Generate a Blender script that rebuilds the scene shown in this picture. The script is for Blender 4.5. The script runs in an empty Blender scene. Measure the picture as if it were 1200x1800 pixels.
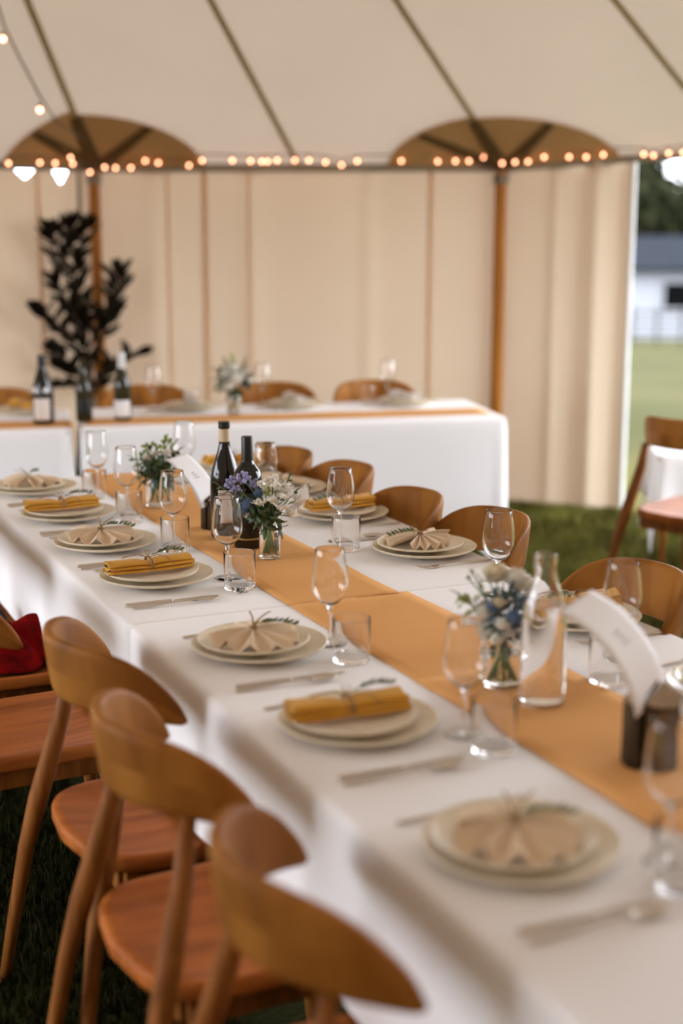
import bpy, math, random
from mathutils import Vector, Matrix
from math import sin, cos, pi, radians as R, exp, sqrt, atan2

random.seed(7)
SC = bpy.context.scene
COL = SC.collection

# ------------------------------------------------------------------ helpers
class MB:
    """collects geometry, then links it as one mesh object"""
    def __init__(s):
        s.v = []; s.f = []; s.uv = {}
    def add(s, vs, fs):
        b = len(s.v); s.v += [tuple(p) for p in vs]; s.f += [tuple(i + b for i in f) for f in fs]; return b
    def grid(s, fn, nu, nv, cu=False, cv=False, uv=False):
        b = len(s.v)
        for i in range(nu):
            for j in range(nv):
                p = fn(i / (nu if cu else nu - 1), j / (nv if cv else nv - 1))
                s.v.append(tuple(p))
        for i in range(nu if cu else nu - 1):
            for j in range(nv if cv else nv - 1):
                i2 = (i + 1) % nu; j2 = (j + 1) % nv
                f = (b + i * nv + j, b + i2 * nv + j, b + i2 * nv + j2, b + i * nv + j2)
                if uv:
                    s.uv[len(s.f)] = ((i, j), (i + 1, j), (i + 1, j + 1), (i, j + 1), nu, nv)
                s.f.append(f)
        return b
    def cap(s, idx, flip=False):
        s.f.append(tuple(reversed(idx)) if flip else tuple(idx))
    def lathe(s, prof, n=32, c=(0, 0, 0), jit=None):
        """prof: list of (r,z); r==0 endpoints close to a point"""
        rings = []
        prof = list(prof); ref = []
        for k, p in enumerate(prof):          # keep sharp corners of the profile from bending the shading along long walls
            sharp = False
            if 0 < k < len(prof) - 1:
                a, b = Vector((p[0] - prof[k - 1][0], p[1] - prof[k - 1][1])), Vector((prof[k + 1][0] - p[0], prof[k + 1][1] - p[1]))
                sharp = a.length > 1e-7 and b.length > 1e-7 and a.angle(b) > .5
            if sharp and a.length > .003: ref.append((p[0] - a.x / a.length * .0006, p[1] - a.y / a.length * .0006))
            ref.append(p)
            if sharp and b.length > .003: ref.append((p[0] + b.x / b.length * .0006, p[1] + b.y / b.length * .0006))
        prof = ref
        for k, (r, z) in enumerate(prof):
            if r <= 1e-6:
                s.v.append((c[0], c[1], c[2] + z)); rings.append([len(s.v) - 1])
            else:
                ring = []
                for i in range(n):
                    a = 2 * pi * i / n
                    rr = r * (jit(a, z) if jit else 1)
                    s.v.append((c[0] + rr * cos(a), c[1] + rr * sin(a), c[2] + z)); ring.append(len(s.v) - 1)
                rings.append(ring)
        for a, b in zip(rings, rings[1:]):
            if len(a) == 1 and len(b) == 1: continue
            if len(a) == 1:
                for i in range(n): s.f.append((a[0], b[(i + 1) % n], b[i]))
            elif len(b) == 1:
                for i in range(n): s.f.append((a[i], a[(i + 1) % n], b[0]))
            else:
                for i in range(n): s.f.append((a[i], a[(i + 1) % n], b[(i + 1) % n], b[i]))
    def tube(s, pts, rad, n=10, caps=True, flat=1.0):
        pts = [Vector(p) for p in pts]
        if not hasattr(rad, '__len__'): rad = [rad] * len(pts)
        up = None; rings = []
        for i, p in enumerate(pts):
            t = (pts[min(i + 1, len(pts) - 1)] - pts[max(i - 1, 0)])
            if t.length < 1e-9: t = Vector((0, 0, 1))
            t.normalize()
            if up is None:
                up = Vector((0, 0, 1)) if abs(t.z) < .9 else Vector((1, 0, 0))
            up = (up - t * up.dot(t))
            if up.length < 1e-6: up = t.orthogonal()
            up.normalize(); sd = t.cross(up)
            ring = []
            for k in range(n):
                a = 2 * pi * k / n
                q = p + up * (cos(a) * rad[i] * flat) + sd * (sin(a) * rad[i])
                s.v.append(tuple(q)); ring.append(len(s.v) - 1)
            rings.append(ring)
        for a, b in zip(rings, rings[1:]):
            for k in range(n): s.f.append((a[k], b[k], b[(k + 1) % n], a[(k + 1) % n]))
        if caps:
            s.cap(rings[0]); s.cap(rings[-1], True)
    def box(s, c, d, rz=0):
        hx, hy, hz = d[0] / 2, d[1] / 2, d[2] / 2
        vs = []
        for z in (-hz, hz):
            for x, y in ((-hx, -hy), (hx, -hy), (hx, hy), (-hx, hy)):
                vs.append((c[0] + x * cos(rz) - y * sin(rz), c[1] + x * sin(rz) + y * cos(rz), c[2] + z))
        s.add(vs, [(3, 2, 1, 0), (4, 5, 6, 7), (0, 1, 5, 4), (1, 2, 6, 5), (2, 3, 7, 6), (3, 0, 4, 7)])
    def ball(s, c, r, nu=10, nv=7, jit=0, rnd=random):
        rx, ry, rz = r if hasattr(r, '__len__') else (r, r, r)
        prof = []
        top = len(s.v); s.v.append((c[0], c[1], c[2] + rz))
        rings = []
        for j in range(1, nv):
            ph = pi * j / nv; ring = []
            for i in range(nu):
                a = 2 * pi * i / nu; k = 1 + (rnd.random() - .5) * jit
                s.v.append((c[0] + rx * k * sin(ph) * cos(a), c[1] + ry * k * sin(ph) * sin(a), c[2] + rz * k * cos(ph))); ring.append(len(s.v) - 1)
            rings.append(ring)
        bot = len(s.v); s.v.append((c[0], c[1], c[2] - rz))
        for i in range(nu): s.f.append((top, rings[0][i], rings[0][(i + 1) % nu]))
        for a, b in zip(rings, rings[1:]):
            for i in range(nu): s.f.append((a[i], b[i], b[(i + 1) % nu], a[(i + 1) % nu]))
        for i in range(nu): s.f.append((bot, rings[-1][(i + 1) % nu], rings[-1][i]))
    def leaf(s, p, d, nrm, L, W, bend=.15, n=5, thick=0):
        """a leaf blade from p along d, facing nrm"""
        p = Vector(p); d = Vector(d).normalized(); nrm = Vector(nrm)
        nrm = (nrm - d * nrm.dot(d))
        if nrm.length < 1e-4: nrm = d.orthogonal()
        nrm.normalize(); sd = d.cross(nrm)
        b = len(s.v)
        for i in range(n):
            t = i / (n - 1); w = W * .5 * (sin(pi * min(1, t * .92 + .04)) ** .8)
            c = p + d * (L * t) - nrm * (bend * L * t * t)
            for q in (-1, 0, 1):
                s.v.append(tuple(c + sd * (q * w) + nrm * (abs(q) * w * .25)))
        for i in range(n - 1):
            for q in (0, 1):
                a = b + i * 3 + q
                s.f.append((a, a + 1, a + 4, a + 3))
    def build(s, name, mat, parent=None, smooth=True, bevel=0, subsurf=0, solid=0, loc=None):
        me = bpy.data.meshes.new(name)
        me.from_pydata(s.v, [], s.f); 
        if s.uv:
            ul = me.uv_layers.new(name='UVMap')
            for pi_, p in enumerate(me.polygons):
                if pi_ in s.uv:
                    u = s.uv[pi_]
                    for k, li in enumerate(p.loop_indices):
                        ul.data[li].uv = (u[k][0] / (u[4] - 1), u[k][1] / (u[5] - 1))
        me.materials.append(mat)
        me.update()
        if smooth: me.polygons.foreach_set('use_smooth', [True] * len(me.polygons))
        o = bpy.data.objects.new(name, me); COL.objects.link(o)
        if parent: o.parent = parent
        if loc: o.location = loc
        if solid:
            m = o.modifiers.new('s', 'SOLIDIFY'); m.thickness = solid; m.offset = 0
        if bevel:
            m = o.modifiers.new('b', 'BEVEL'); m.width = bevel; m.segments = 3; m.limit_method = 'ANGLE'; m.angle_limit = R(40)
        if subsurf:
            m = o.modifiers.new('u', 'SUBSURF'); m.levels = subsurf; m.render_levels = subsurf
        return o

def empty(name, loc=(0, 0, 0), rz=0):
    o = bpy.data.objects.new(name, None); COL.objects.link(o)
    o.location = loc; o.rotation_euler = (0, 0, rz); o.empty_display_size = .05
    return o
def tag(o, label, cat, group=None, kind=None):
    o['label'] = label; o['category'] = cat
    if group: o['group'] = group
    if kind: o['kind'] = kind
    return o
def struct(o): o['kind'] = 'structure'; return o
def children_of(o): return [c for c in o.children]
def copy_tree(o, parent=None):
    c = o.copy(); COL.objects.link(c)
    if parent: c.parent = parent
    for k in ('label', 'category', 'group'):
        if parent is None and k in c: del c[k]
    for ch in children_of(o): copy_tree(ch, c)
    return c
_used = set()
def place(proto, loc, rz=0, first=True):
    """the first call puts the prototype itself, later calls put copies"""
    if proto.name not in _used:
        _used.add(proto.name); o = proto
    else:
        o = copy_tree(proto)
    o.location = loc; o.rotation_euler = (0, 0, rz)
    return o

# ------------------------------------------------------------------ materials
def srgb(r, g, b):
    f = lambda c: (c / 255 / 12.92) if c / 255 <= .04045 else ((c / 255 + .055) / 1.055) ** 2.4
    return (f(r), f(g), f(b), 1)
def mat(name, col, rough=.5, metal=0, trans=0, ior=1.45, spec=.5, noise=None, bump=None, emit=None, sheen=0, coat=0, sss=0, objvar=0):
    m = bpy.data.materials.new(name); m.use_nodes = True
    nt = m.node_tree; n = nt.nodes; l = nt.links; p = n['Principled BSDF']
    p.inputs['Base Color'].default_value = col; p.inputs['Roughness'].default_value = rough
    p.inputs['Metallic'].default_value = metal; p.inputs['Transmission Weight'].default_value = trans
    p.inputs['IOR'].default_value = ior; p.inputs['Specular IOR Level'].default_value = spec
    p.inputs['Sheen Weight'].default_value = sheen; p.inputs['Coat Weight'].default_value = coat
    if emit:
        p.inputs['Emission Color'].default_value = emit[0]; p.inputs['Emission Strength'].default_value = emit[1]
    tc = n.new('ShaderNodeTexCoord')
    if noise:   # (scale, colour 2, stretch xyz, detail)
        sc, c2, st = noise[0], noise[1], noise[2] if len(noise) > 2 else (1, 1, 1)
        mp = n.new('ShaderNodeMapping'); mp.inputs['Scale'].default_value = st
        nz = n.new('ShaderNodeTexNoise'); nz.inputs['Scale'].default_value = sc; nz.inputs['Detail'].default_value = 5
        l.new(tc.outputs['Object'], mp.inputs[0]); l.new(mp.outputs[0], nz.inputs['Vector'])
        rp = n.new('ShaderNodeValToRGB'); rp.color_ramp.elements[0].position = .35; rp.color_ramp.elements[1].position = .65
        rp.color_ramp.elements[0].color = c2; rp.color_ramp.elements[1].color = col
        l.new(nz.outputs['Fac'], rp.inputs[0]); l.new(rp.outputs[0], p.inputs['Base Color'])
    if bump:    # (scale, strength, distance)
        nb = n.new('ShaderNodeTexNoise'); nb.inputs['Scale'].default_value = bump[0]; nb.inputs['Detail'].default_value = 4
        l.new(tc.outputs['Object'], nb.inputs['Vector'])
        b = n.new('ShaderNodeBump'); b.inputs['Strength'].default_value = bump[1]; b.inputs['Distance'].default_value = bump[2]
        l.new(nb.outputs['Fac'], b.inputs['Height']); l.new(b.outputs[0], p.inputs['Normal'])
    return m
def wood(name, c1, c2, c3, stretch, uv=False, rough=.55):
    m = bpy.data.materials.new(name); m.use_nodes = True
    nt = m.node_tree; n = nt.nodes; l = nt.links; p = n['Principled BSDF']
    p.inputs['Roughness'].default_value = rough; p.inputs['Specular IOR Level'].default_value = .12
    tc = n.new('ShaderNodeTexCoord'); oi = n.new('ShaderNodeObjectInfo')
    mul = n.new('ShaderNodeVectorMath'); mul.operation = 'SCALE'; mul.inputs['Scale'].default_value = 9.0
    cb = n.new('ShaderNodeCombineXYZ')
    for i in range(3): l.new(oi.outputs['Random'], cb.inputs[i])
    l.new(cb.outputs[0], mul.inputs[0])
    ad = n.new('ShaderNodeVectorMath'); ad.operation = 'ADD'
    mp = n.new('ShaderNodeMapping'); mp.inputs['Scale'].default_value = stretch
    l.new(tc.outputs['UV' if uv else 'Object'], mp.inputs[0]); l.new(mp.outputs[0], ad.inputs[0]); l.new(mul.outputs[0], ad.inputs[1])
    n1 = n.new('ShaderNodeTexNoise'); n1.inputs['Scale'].default_value = 1; n1.inputs['Detail'].default_value = 6; n1.inputs['Distortion'].default_value = .6
    l.new(ad.outputs[0], n1.inputs['Vector'])
    rp = n.new('ShaderNodeValToRGB'); e = rp.color_ramp.elements
    e[0].position = .3; e[0].color = c2; e[1].position = .62; e[1].color = c1
    x = e.new(.47); x.color = c3
    l.new(n1.outputs['Fac'], rp.inputs[0])
    hs = n.new('ShaderNodeHueSaturation')
    mr = n.new('ShaderNodeMapRange'); mr.inputs['To Min'].default_value = .88; mr.inputs['To Max'].default_value = 1.12
    l.new(oi.outputs['Random'], mr.inputs['Value']); l.new(mr.outputs[0], hs.inputs['Value'])
    l.new(rp.outputs[0], hs.inputs['Color']); l.new(hs.outputs[0], p.inputs['Base Color'])
    b = n.new('ShaderNodeBump'); b.inputs['Strength'].default_value = .15; b.inputs['Distance'].default_value = .001
    l.new(n1.outputs['Fac'], b.inputs['Height']); l.new(b.outputs[0], p.inputs['Normal'])
    return m
def canvas(name, refl, trans, scale=1.2):
    m = bpy.data.materials.new(name); m.use_nodes = True
    nt = m.node_tree; n = nt.nodes; l = nt.links
    n.remove(n['Principled BSDF']); out = n['Material Output']
    d = n.new('ShaderNodeBsdfDiffuse'); t = n.new('ShaderNodeBsdfTranslucent'); a = n.new('ShaderNodeAddShader')
    tc = n.new('ShaderNodeTexCoord'); nz = n.new('ShaderNodeTexNoise'); nz.inputs['Scale'].default_value = scale; nz.inputs['Detail'].default_value = 6
    l.new(tc.outputs['Object'], nz.inputs['Vector'])
    for sh, c in ((d, refl), (t, trans)):
        mx = n.new('ShaderNodeMix'); mx.data_type = 'RGBA'
        mx.inputs['A'].default_value = tuple(x * .9 for x in c[:3]) + (1,); mx.inputs['B'].default_value = tuple(min(1, x * 1.08) for x in c[:3]) + (1,)
        l.new(nz.outputs['Fac'], mx.inputs['Factor']); l.new(mx.outputs['Result'], sh.inputs['Color'])
    l.new(d.outputs[0], a.inputs[0]); l.new(t.outputs[0], a.inputs[1]); l.new(a.outputs[0], out.inputs['Surface'])
    b = n.new('ShaderNodeBump'); b.inputs['Strength'].default_value = .25; b.inputs['Distance'].default_value = .01
    nb = n.new('ShaderNodeTexNoise'); nb.inputs['Scale'].default_value = 5; nb.inputs['Detail'].default_value = 3
    l.new(tc.outputs['Object'], nb.inputs['Vector']); l.new(nb.outputs['Fac'], b.inputs['Height'])
    l.new(b.outputs[0], d.inputs['Normal']); l.new(b.outputs[0], t.inputs['Normal'])
    return m

M = {}
M['cloth'] = mat('white_linen', (.86, .85, .86, 1), .9, spec=.2, sheen=.2, bump=(9, .12, .01))
M['kraft'] = mat('kraft_paper', (.73, .385, .145, 1), .85, spec=.08, noise=(3, (.69, .355, .13, 1)), bump=(260, .12, .001))
M['wood_back'] = wood('teak_grain_back', (.35, .142, .025, 1), (.155, .056, .008, 1), (.265, .100, .016, 1), (5, 1.1, 1), uv=True)
M['wood_seat'] = wood('teak_grain_seat', (.38, .112, .020, 1), (.21, .056, .009, 1), (.31, .088, .015, 1), (3, 26, 20))
M['wood_leg'] = wood('teak_grain_leg', (.25, .087, .016, 1), (.13, .040, .006, 1), (.19, .064, .011, 1), (40, 40, 4))
M['pole'] = wood('varnished_pole_wood', (.46, .18, .030, 1), (.26, .088, .012, 1), (.37, .138, .020, 1), (30, 30, 1.5), rough=.35)
M['glass'] = mat('clear_glass', (1, 1, 1, 1), 0, trans=1, ior=1.45)
def thin_glass():
    m = bpy.data.materials.new('thin_clear_glass'); m.use_nodes = True; n = m.node_tree.nodes; l = m.node_tree.links
    n.remove(n['Principled BSDF']); lw = n.new('ShaderNodeLayerWeight'); lw.inputs['Blend'].default_value = .5
    pw = n.new('ShaderNodeMath'); pw.operation = 'POWER'; pw.inputs[1].default_value = 4.5; l.new(lw.outputs['Facing'], pw.inputs[0])
    fr = n.new('ShaderNodeMath'); fr.operation = 'MULTIPLY_ADD'; fr.inputs[1].default_value = .75; fr.inputs[2].default_value = .035; l.new(pw.outputs[0], fr.inputs[0])
    t = n.new('ShaderNodeBsdfTransparent'); t.inputs['Color'].default_value = (.975, .98, .98, 1); g_ = n.new('ShaderNodeBsdfGlossy'); g_.inputs['Roughness'].default_value = 0
    x = n.new('ShaderNodeMixShader'); l.new(fr.outputs[0], x.inputs[0]); l.new(t.outputs[0], x.inputs[1]); l.new(g_.outputs[0], x.inputs[2]); l.new(x.outputs[0], n['Material Output'].inputs['Surface'])
    return m
M['thin'] = thin_glass()
M['water'] = mat('still_water', (1, 1, 1, 1), 0, trans=1, ior=1.33)
M['plate'] = mat('cream_stoneware', srgb(232, 222, 200), .28, spec=.5, noise=(40, srgb(226, 214, 190)))
M['steel'] = mat('brushed_champagne_steel', (.70, .63, .55, 1), .28, metal=1, noise=(8, (.62, .55, .47, 1), (1, 30, 30)))
M['mustard'] = mat('mustard_linen', (.68, .355, .050, 1), .9, spec=.1, sheen=.15, noise=(14, (.60, .30, .038, 1)), bump=(300, .2, .001))
M['beige'] = mat('oatmeal_linen', (.76, .605, .43, 1), .9, spec=.1, sheen=.15, noise=(14, (.69, .54, .375, 1)), bump=(300, .2, .001))
M['whitenap'] = mat('ivory_linen', (.74, .70, .64, 1), .9, spec=.15)
M['twine'] = mat('jute_twine', (.36, .22, .10, 1), .9)
M['ribbon'] = mat('natural_raffia_ribbon', (.66, .60, .52, 1), .8)
M['rosemary'] = mat('rosemary_leaf', (.10, .13, .055, 1), .6, noise=(60, (.15, .175, .085, 1)))
M['stem'] = mat('green_stem', (.12, .20, .05, 1), .5)
M['leaf'] = mat('bouquet_leaf', (.06, .105, .03, 1), .5, noise=(25, (.035, .06, .02, 1)))
M['palegreen'] = mat('pale_green_leaf', (.30, .33, .09, 1), .5, noise=(25, (.20, .24, .06, 1)))
M['bluegreen'] = mat('dusty_blue_leaf', (.08, .12, .12, 1), .6)
M['white'] = mat('white_petal', (.82, .80, .74, 1), .7, spec=.2, noise=(30, (.76, .74, .66, 1)))
M['cream'] = mat('cream_petal', (.74, .66, .48, 1), .7, spec=.2)
M['blue'] = mat('blue_thistle', (.12, .20, .32, 1), .7, noise=(90, (.07, .12, .22, 1)))
M['lilac'] = mat('lilac_statice', (.38, .37, .60, 1), .7, noise=(60, (.28, .28, .50, 1)))
M['magnolia'] = mat('dark_magnolia_leaf', (.012, .006, .003, 1), .75, spec=.08, noise=(10, (.007, .008, .003, 1)))
M['branch'] = mat('brown_branch_bark', (.045, .025, .013, 1), .8)
M['darkglass'] = mat('dark_wine_glass', (.006, .005, .004, 1), .05, spec=.6)
M['greenglass'] = mat('dark_green_wine_glass', (.022, .020, .006, 1), .06, spec=.6)
M['capsule'] = mat('black_foil_capsule', (.008, .007, .007, 1), .35)
M['foil'] = mat('cream_foil', (.62, .50, .33, 1), .4)
M['whitefoil'] = mat('white_foil', (.75, .75, .76, 1), .4)
M['label'] = mat('pale_label_paper', (.70, .63, .58, 1), .7, bump=(200, .05, .001))
M['gold'] = mat('dull_gold_band', (.40, .26, .08, 1), .4, metal=.6)
M['card'] = mat('white_card', (.80, .79, .80, 1), .65, spec=.3)
M['ink'] = mat('grey_ink', (.36, .36, .37, 1), .8)
M['bark'] = mat('dark_bark', (.085, .055, .028, 1), .9, spec=.1, noise=(40, (.045, .03, .016, 1), (1, 1, .25)), bump=(60, .7, .004))
M['cutwood'] = mat('cut_branch_wood', (.30, .19, .09, 1), .7, noise=(30, (.22, .13, .06, 1)))
M['roofcanvas'] = canvas('roof_sailcloth', (.40, .355, .29, 1), (.046, .0355, .0275, 1))
M['wallcanvas'] = canvas('wall_sailcloth', (.42, .36, .275, 1), (.067, .0455, .0305, 1))
M['seamcanvas'] = canvas('doubled_seam_canvas', (.36, .27, .13, 1), (.03, .021, .009, 1))
M['wallseam'] = canvas('doubled_wall_seam', (.40, .31, .20, 1), (.42, .31, .20, 1))
M['patch'] = canvas('reinforcement_canvas', (.44, .275, .13, 1), (.024, .0125, .005, 1))
M['patchstrap'] = canvas('patch_webbing', (.12, .075, .035, 1), (.004, .003, .0015, 1))
M['band'] = canvas('eave_webbing', (.26, .225, .17, 1), (.03, .024, .016, 1))
M['strap'] = mat('grey_webbing', (.20, .17, .13, 1), .8)
M['trim'] = mat('white_edge_trim', (.78, .80, .82, 1), .7)
M['bulb'] = mat('warm_bulb', (1, .7, .4, 1), .3, emit=((1, .40, .22, 1), 9.0))
M['socket'] = mat('bulb_socket', (.05, .035, .025, 1), .6)
M['wire'] = mat('brown_wire', (.10, .075, .05, 1), .6)
M['tabletop'] = mat('grey_table_plastic', (.30, .30, .31, 1), .6)
M['tableleg'] = mat('dark_table_metal', (.03, .03, .032, 1), .45, metal=.5)
M['red'] = mat('red_wool', (.20, .003, .003, 1), .95, spec=.05, noise=(22, (.07, .002, .002, 1)))
M['black'] = mat('black_cloth', (.006, .006, .006, 1), .8)
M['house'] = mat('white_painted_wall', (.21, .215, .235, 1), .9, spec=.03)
M['slate'] = mat('blue_grey_roof', (.0125, .0145, .019, 1), .9, spec=.02, noise=(3, (.010, .0115, .0155, 1)))
M['darkwin'] = mat('dark_window_glass', (.002, .002, .002, 1), .4, spec=.02)
M['fence'] = mat('weathered_fence_wood', (.045, .044, .042, 1), .9, spec=.03)
M['treeleaf'] = mat('tree_foliage', (.022, .023, .011, 1), .9, spec=.02, noise=(.7, (.007, .009, .004, 1)))
M['blade'] = mat('grass_blade', (.020, .021, .005, 1), .8, spec=.05, noise=(6, (.010, .011, .003, 1)))
M['lawn'] = mat('lawn_grass', (.034, .036, .010, 1), .95, spec=.05, noise=(1.6, (.022, .023, .007, 1)), bump=(60, .6, .02))

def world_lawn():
    """lawn: shade painted dark round the tables, brighter green outward, another tone outdoors"""
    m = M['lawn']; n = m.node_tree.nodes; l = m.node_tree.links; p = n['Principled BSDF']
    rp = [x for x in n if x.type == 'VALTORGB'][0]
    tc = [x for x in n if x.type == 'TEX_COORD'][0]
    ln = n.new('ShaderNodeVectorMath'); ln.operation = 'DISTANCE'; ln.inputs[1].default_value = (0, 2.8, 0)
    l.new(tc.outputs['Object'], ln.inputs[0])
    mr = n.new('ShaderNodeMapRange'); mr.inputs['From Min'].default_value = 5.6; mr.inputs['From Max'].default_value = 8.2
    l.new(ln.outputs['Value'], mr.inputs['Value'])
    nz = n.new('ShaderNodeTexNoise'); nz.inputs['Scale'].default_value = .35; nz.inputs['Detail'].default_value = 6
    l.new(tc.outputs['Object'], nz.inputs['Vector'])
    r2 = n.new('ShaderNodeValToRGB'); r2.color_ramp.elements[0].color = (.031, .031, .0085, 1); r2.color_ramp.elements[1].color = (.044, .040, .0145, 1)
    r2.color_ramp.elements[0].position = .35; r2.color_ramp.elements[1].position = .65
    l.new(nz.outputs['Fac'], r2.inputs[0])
    mr0 = n.new('ShaderNodeMapRange'); mr0.inputs['From Min'].default_value = 2.9; mr0.inputs['From Max'].default_value = 4.6  # painted light falloff: turf turns brighter green away from the tables
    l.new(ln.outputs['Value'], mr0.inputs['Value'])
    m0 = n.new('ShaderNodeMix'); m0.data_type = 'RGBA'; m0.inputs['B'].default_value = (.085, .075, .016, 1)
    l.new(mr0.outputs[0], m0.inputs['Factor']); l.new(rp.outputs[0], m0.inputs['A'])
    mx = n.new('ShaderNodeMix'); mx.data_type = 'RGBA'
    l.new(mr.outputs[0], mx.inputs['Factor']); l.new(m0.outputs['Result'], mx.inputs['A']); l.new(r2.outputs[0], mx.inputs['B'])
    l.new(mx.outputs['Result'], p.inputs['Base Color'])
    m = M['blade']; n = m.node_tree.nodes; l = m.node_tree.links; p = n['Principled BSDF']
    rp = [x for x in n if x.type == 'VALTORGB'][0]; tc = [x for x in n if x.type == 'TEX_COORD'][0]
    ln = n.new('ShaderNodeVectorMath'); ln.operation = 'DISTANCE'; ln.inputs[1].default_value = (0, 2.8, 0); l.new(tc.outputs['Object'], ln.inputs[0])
    mr0 = n.new('ShaderNodeMapRange'); mr0.inputs['From Min'].default_value = 2.9; mr0.inputs['From Max'].default_value = 4.6; l.new(ln.outputs['Value'], mr0.inputs['Value'])  # same painted shade on the blades, dark near the tables
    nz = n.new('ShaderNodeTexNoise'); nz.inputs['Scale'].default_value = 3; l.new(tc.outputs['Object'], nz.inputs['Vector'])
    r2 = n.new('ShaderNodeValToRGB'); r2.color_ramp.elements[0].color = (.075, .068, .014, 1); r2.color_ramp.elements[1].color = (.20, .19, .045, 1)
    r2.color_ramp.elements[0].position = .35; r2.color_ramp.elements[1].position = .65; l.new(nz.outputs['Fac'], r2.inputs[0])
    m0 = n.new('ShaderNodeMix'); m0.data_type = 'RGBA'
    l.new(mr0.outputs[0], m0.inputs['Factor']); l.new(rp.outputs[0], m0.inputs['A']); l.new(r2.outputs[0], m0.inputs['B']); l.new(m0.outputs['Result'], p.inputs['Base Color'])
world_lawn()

# ------------------------------------------------------------------ camera
YAW = R(24.8)
cam = bpy.data.cameras.new('camera'); co = bpy.data.objects.new('camera', cam); COL.objects.link(co)
cam.sensor_fit = 'VERTICAL'; cam.sensor_height = 36; cam.lens = 50
cam.dof.use_dof = True; cam.dof.focus_distance = 3.42; cam.dof.aperture_fstop = 1.4
co.location = (0, 0, 1.6); co.rotation_euler = (R(90 - 11.62), 0, -YAW)
SC.camera = co

# ------------------------------------------------------------------ ground
g = MB()
def gz(x, y):
    r = sqrt(x * x + (y - 3) ** 2)
    if r > 80: return -3.75 + .16 * (r - 80)      # the field climbs again beyond the trees
    return -.062 * max(0, r - 9.5) if r < 70 else -3.75
NA, rr_ = 72, [0.001, 2, 4, 6, 8, 9.5, 11, 14, 18, 24, 32, 42, 55, 70, 80, 130]
g.grid(lambda u, v: (lambda r, a: (r * cos(a), 3 + r * sin(a), gz(r * cos(a), 3 + r * sin(a))))(rr_[min(15, int(round(u * 15)))], v * 2 * pi), 16, NA, cv=True)
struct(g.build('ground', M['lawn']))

# grass blades where the lawn shows under the tent
gr = MB(); rnd = random.Random(3)
def blade(x, y, h):
    a = rnd.random() * 2 * pi; w = .0035; b = rnd.random() * .6 * h; c = rnd.random() * 2 * pi
    gr.add([(x - w * cos(a), y - w * sin(a), 0), (x + w * cos(a), y + w * sin(a), 0), (x + b * .4 * cos(c), y + b * .4 * sin(c), h * .6), (x + b * cos(c), y + b * sin(c), h)], [(0, 1, 2), (2, 1, 3) if False else (1, 3, 2), (0, 2, 3)])
for i in range(26000):
    x = 2.9 + rnd.random() * 2.4; y = 4.3 + rnd.random() * 2.7
    if (x - 4.25) * .449 + (y - 7.02) * .893 > -.10 or (x - 4.25) * .75 + (y - 7.02) * .661 > -.10: continue
    blade(x, y, .02 + rnd.random() * .035)
for i in range(16000):
    x = -.1 + rnd.random() * 1.0; y = 1.3 + rnd.random() * 2.6
    blade(x, y, .02 + rnd.random() * .03)
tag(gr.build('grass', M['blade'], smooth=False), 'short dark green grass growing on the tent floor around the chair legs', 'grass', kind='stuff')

# ------------------------------------------------------------------ tent
APEX = Vector((-.2, 3.774, 4.8))
PL = Vector((2.2, 8.05, 1.895)); PR = Vector((4.25, 7.02, 1.895)); NP = Vector((5.9, 5.15, 2.02)); LL = Vector((0.0, 7.30, 1.90))
ring = [LL, PL, PR, NP, Vector((4.9, 2.3, 3.2)), Vector((4.6, .2, 2.6)), Vector((3.6, -1.6, 2.2)), Vector((1.0, -2.6, 2.1)), Vector((-1.6, -1.4, 2.0)), Vector((-2.7, .9, 2.0)), Vector((-2.65, 2.3, 2.0)), Vector((-1.9, 5.6, 2.0))]  # eaves out of view are shaped to set how much daylight enters
eave = []
for i, a in enumerate(ring):
    b = ring[(i + 1) % len(ring)]
    eave += [a, (a + b) / 2]
rf = MB(); NR = 10
ne = len(eave)
for i in range(ne):
    a, b = eave[i], eave[(i + 1) % ne]
    rf.grid(lambda u, v: (lambda p: p + (APEX - p) * (v * .985))(a + (b - a) * u), 7, NR)
# a short valance hanging from the eave
for i in range(ne):
    a, b = eave[i], eave[(i + 1) % ne]
    rf.grid(lambda u, v: (a + (b - a) * u) + Vector((0, 0, -.03 * v)) , 5, 2)
roof = struct(rf.build('ceiling', M['roofcanvas'], smooth=False))
def inward(p, d): 
    q = Vector((APEX.x - p.x, APEX.y - p.y, 0)).normalized(); return p + q * d
DN = Vector((0, 0, -1))
def roof_normal_in(a, b):
    n = (b - a).cross(APEX - a).normalized()
    return n if n.z < 0 else -n
for i in (23, 0, 1, 2, 3, 4, 5, 6, 7, 8):
    i %= ne
    a = eave[i]; prv = eave[i - 1]; nxt = eave[(i + 1) % ne]
    nin = (roof_normal_in(prv, a) + roof_normal_in(a, nxt)).normalized()
    s = MB(); tdir = (APEX - a).normalized(); sd = tdir.cross(nin).normalized()
    w = .016
    L = (APEX - a).length * .97
    def sp(u, v):
        q = 2 * pi * v
        return a + tdir * (u * L) + sd * (w * cos(q)) + nin * (.012 + .006 * sin(q))
    s.grid(sp, 12, 10, cv=True)
    s.build('roof_seam', M['seamcanvas'], roof)
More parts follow.
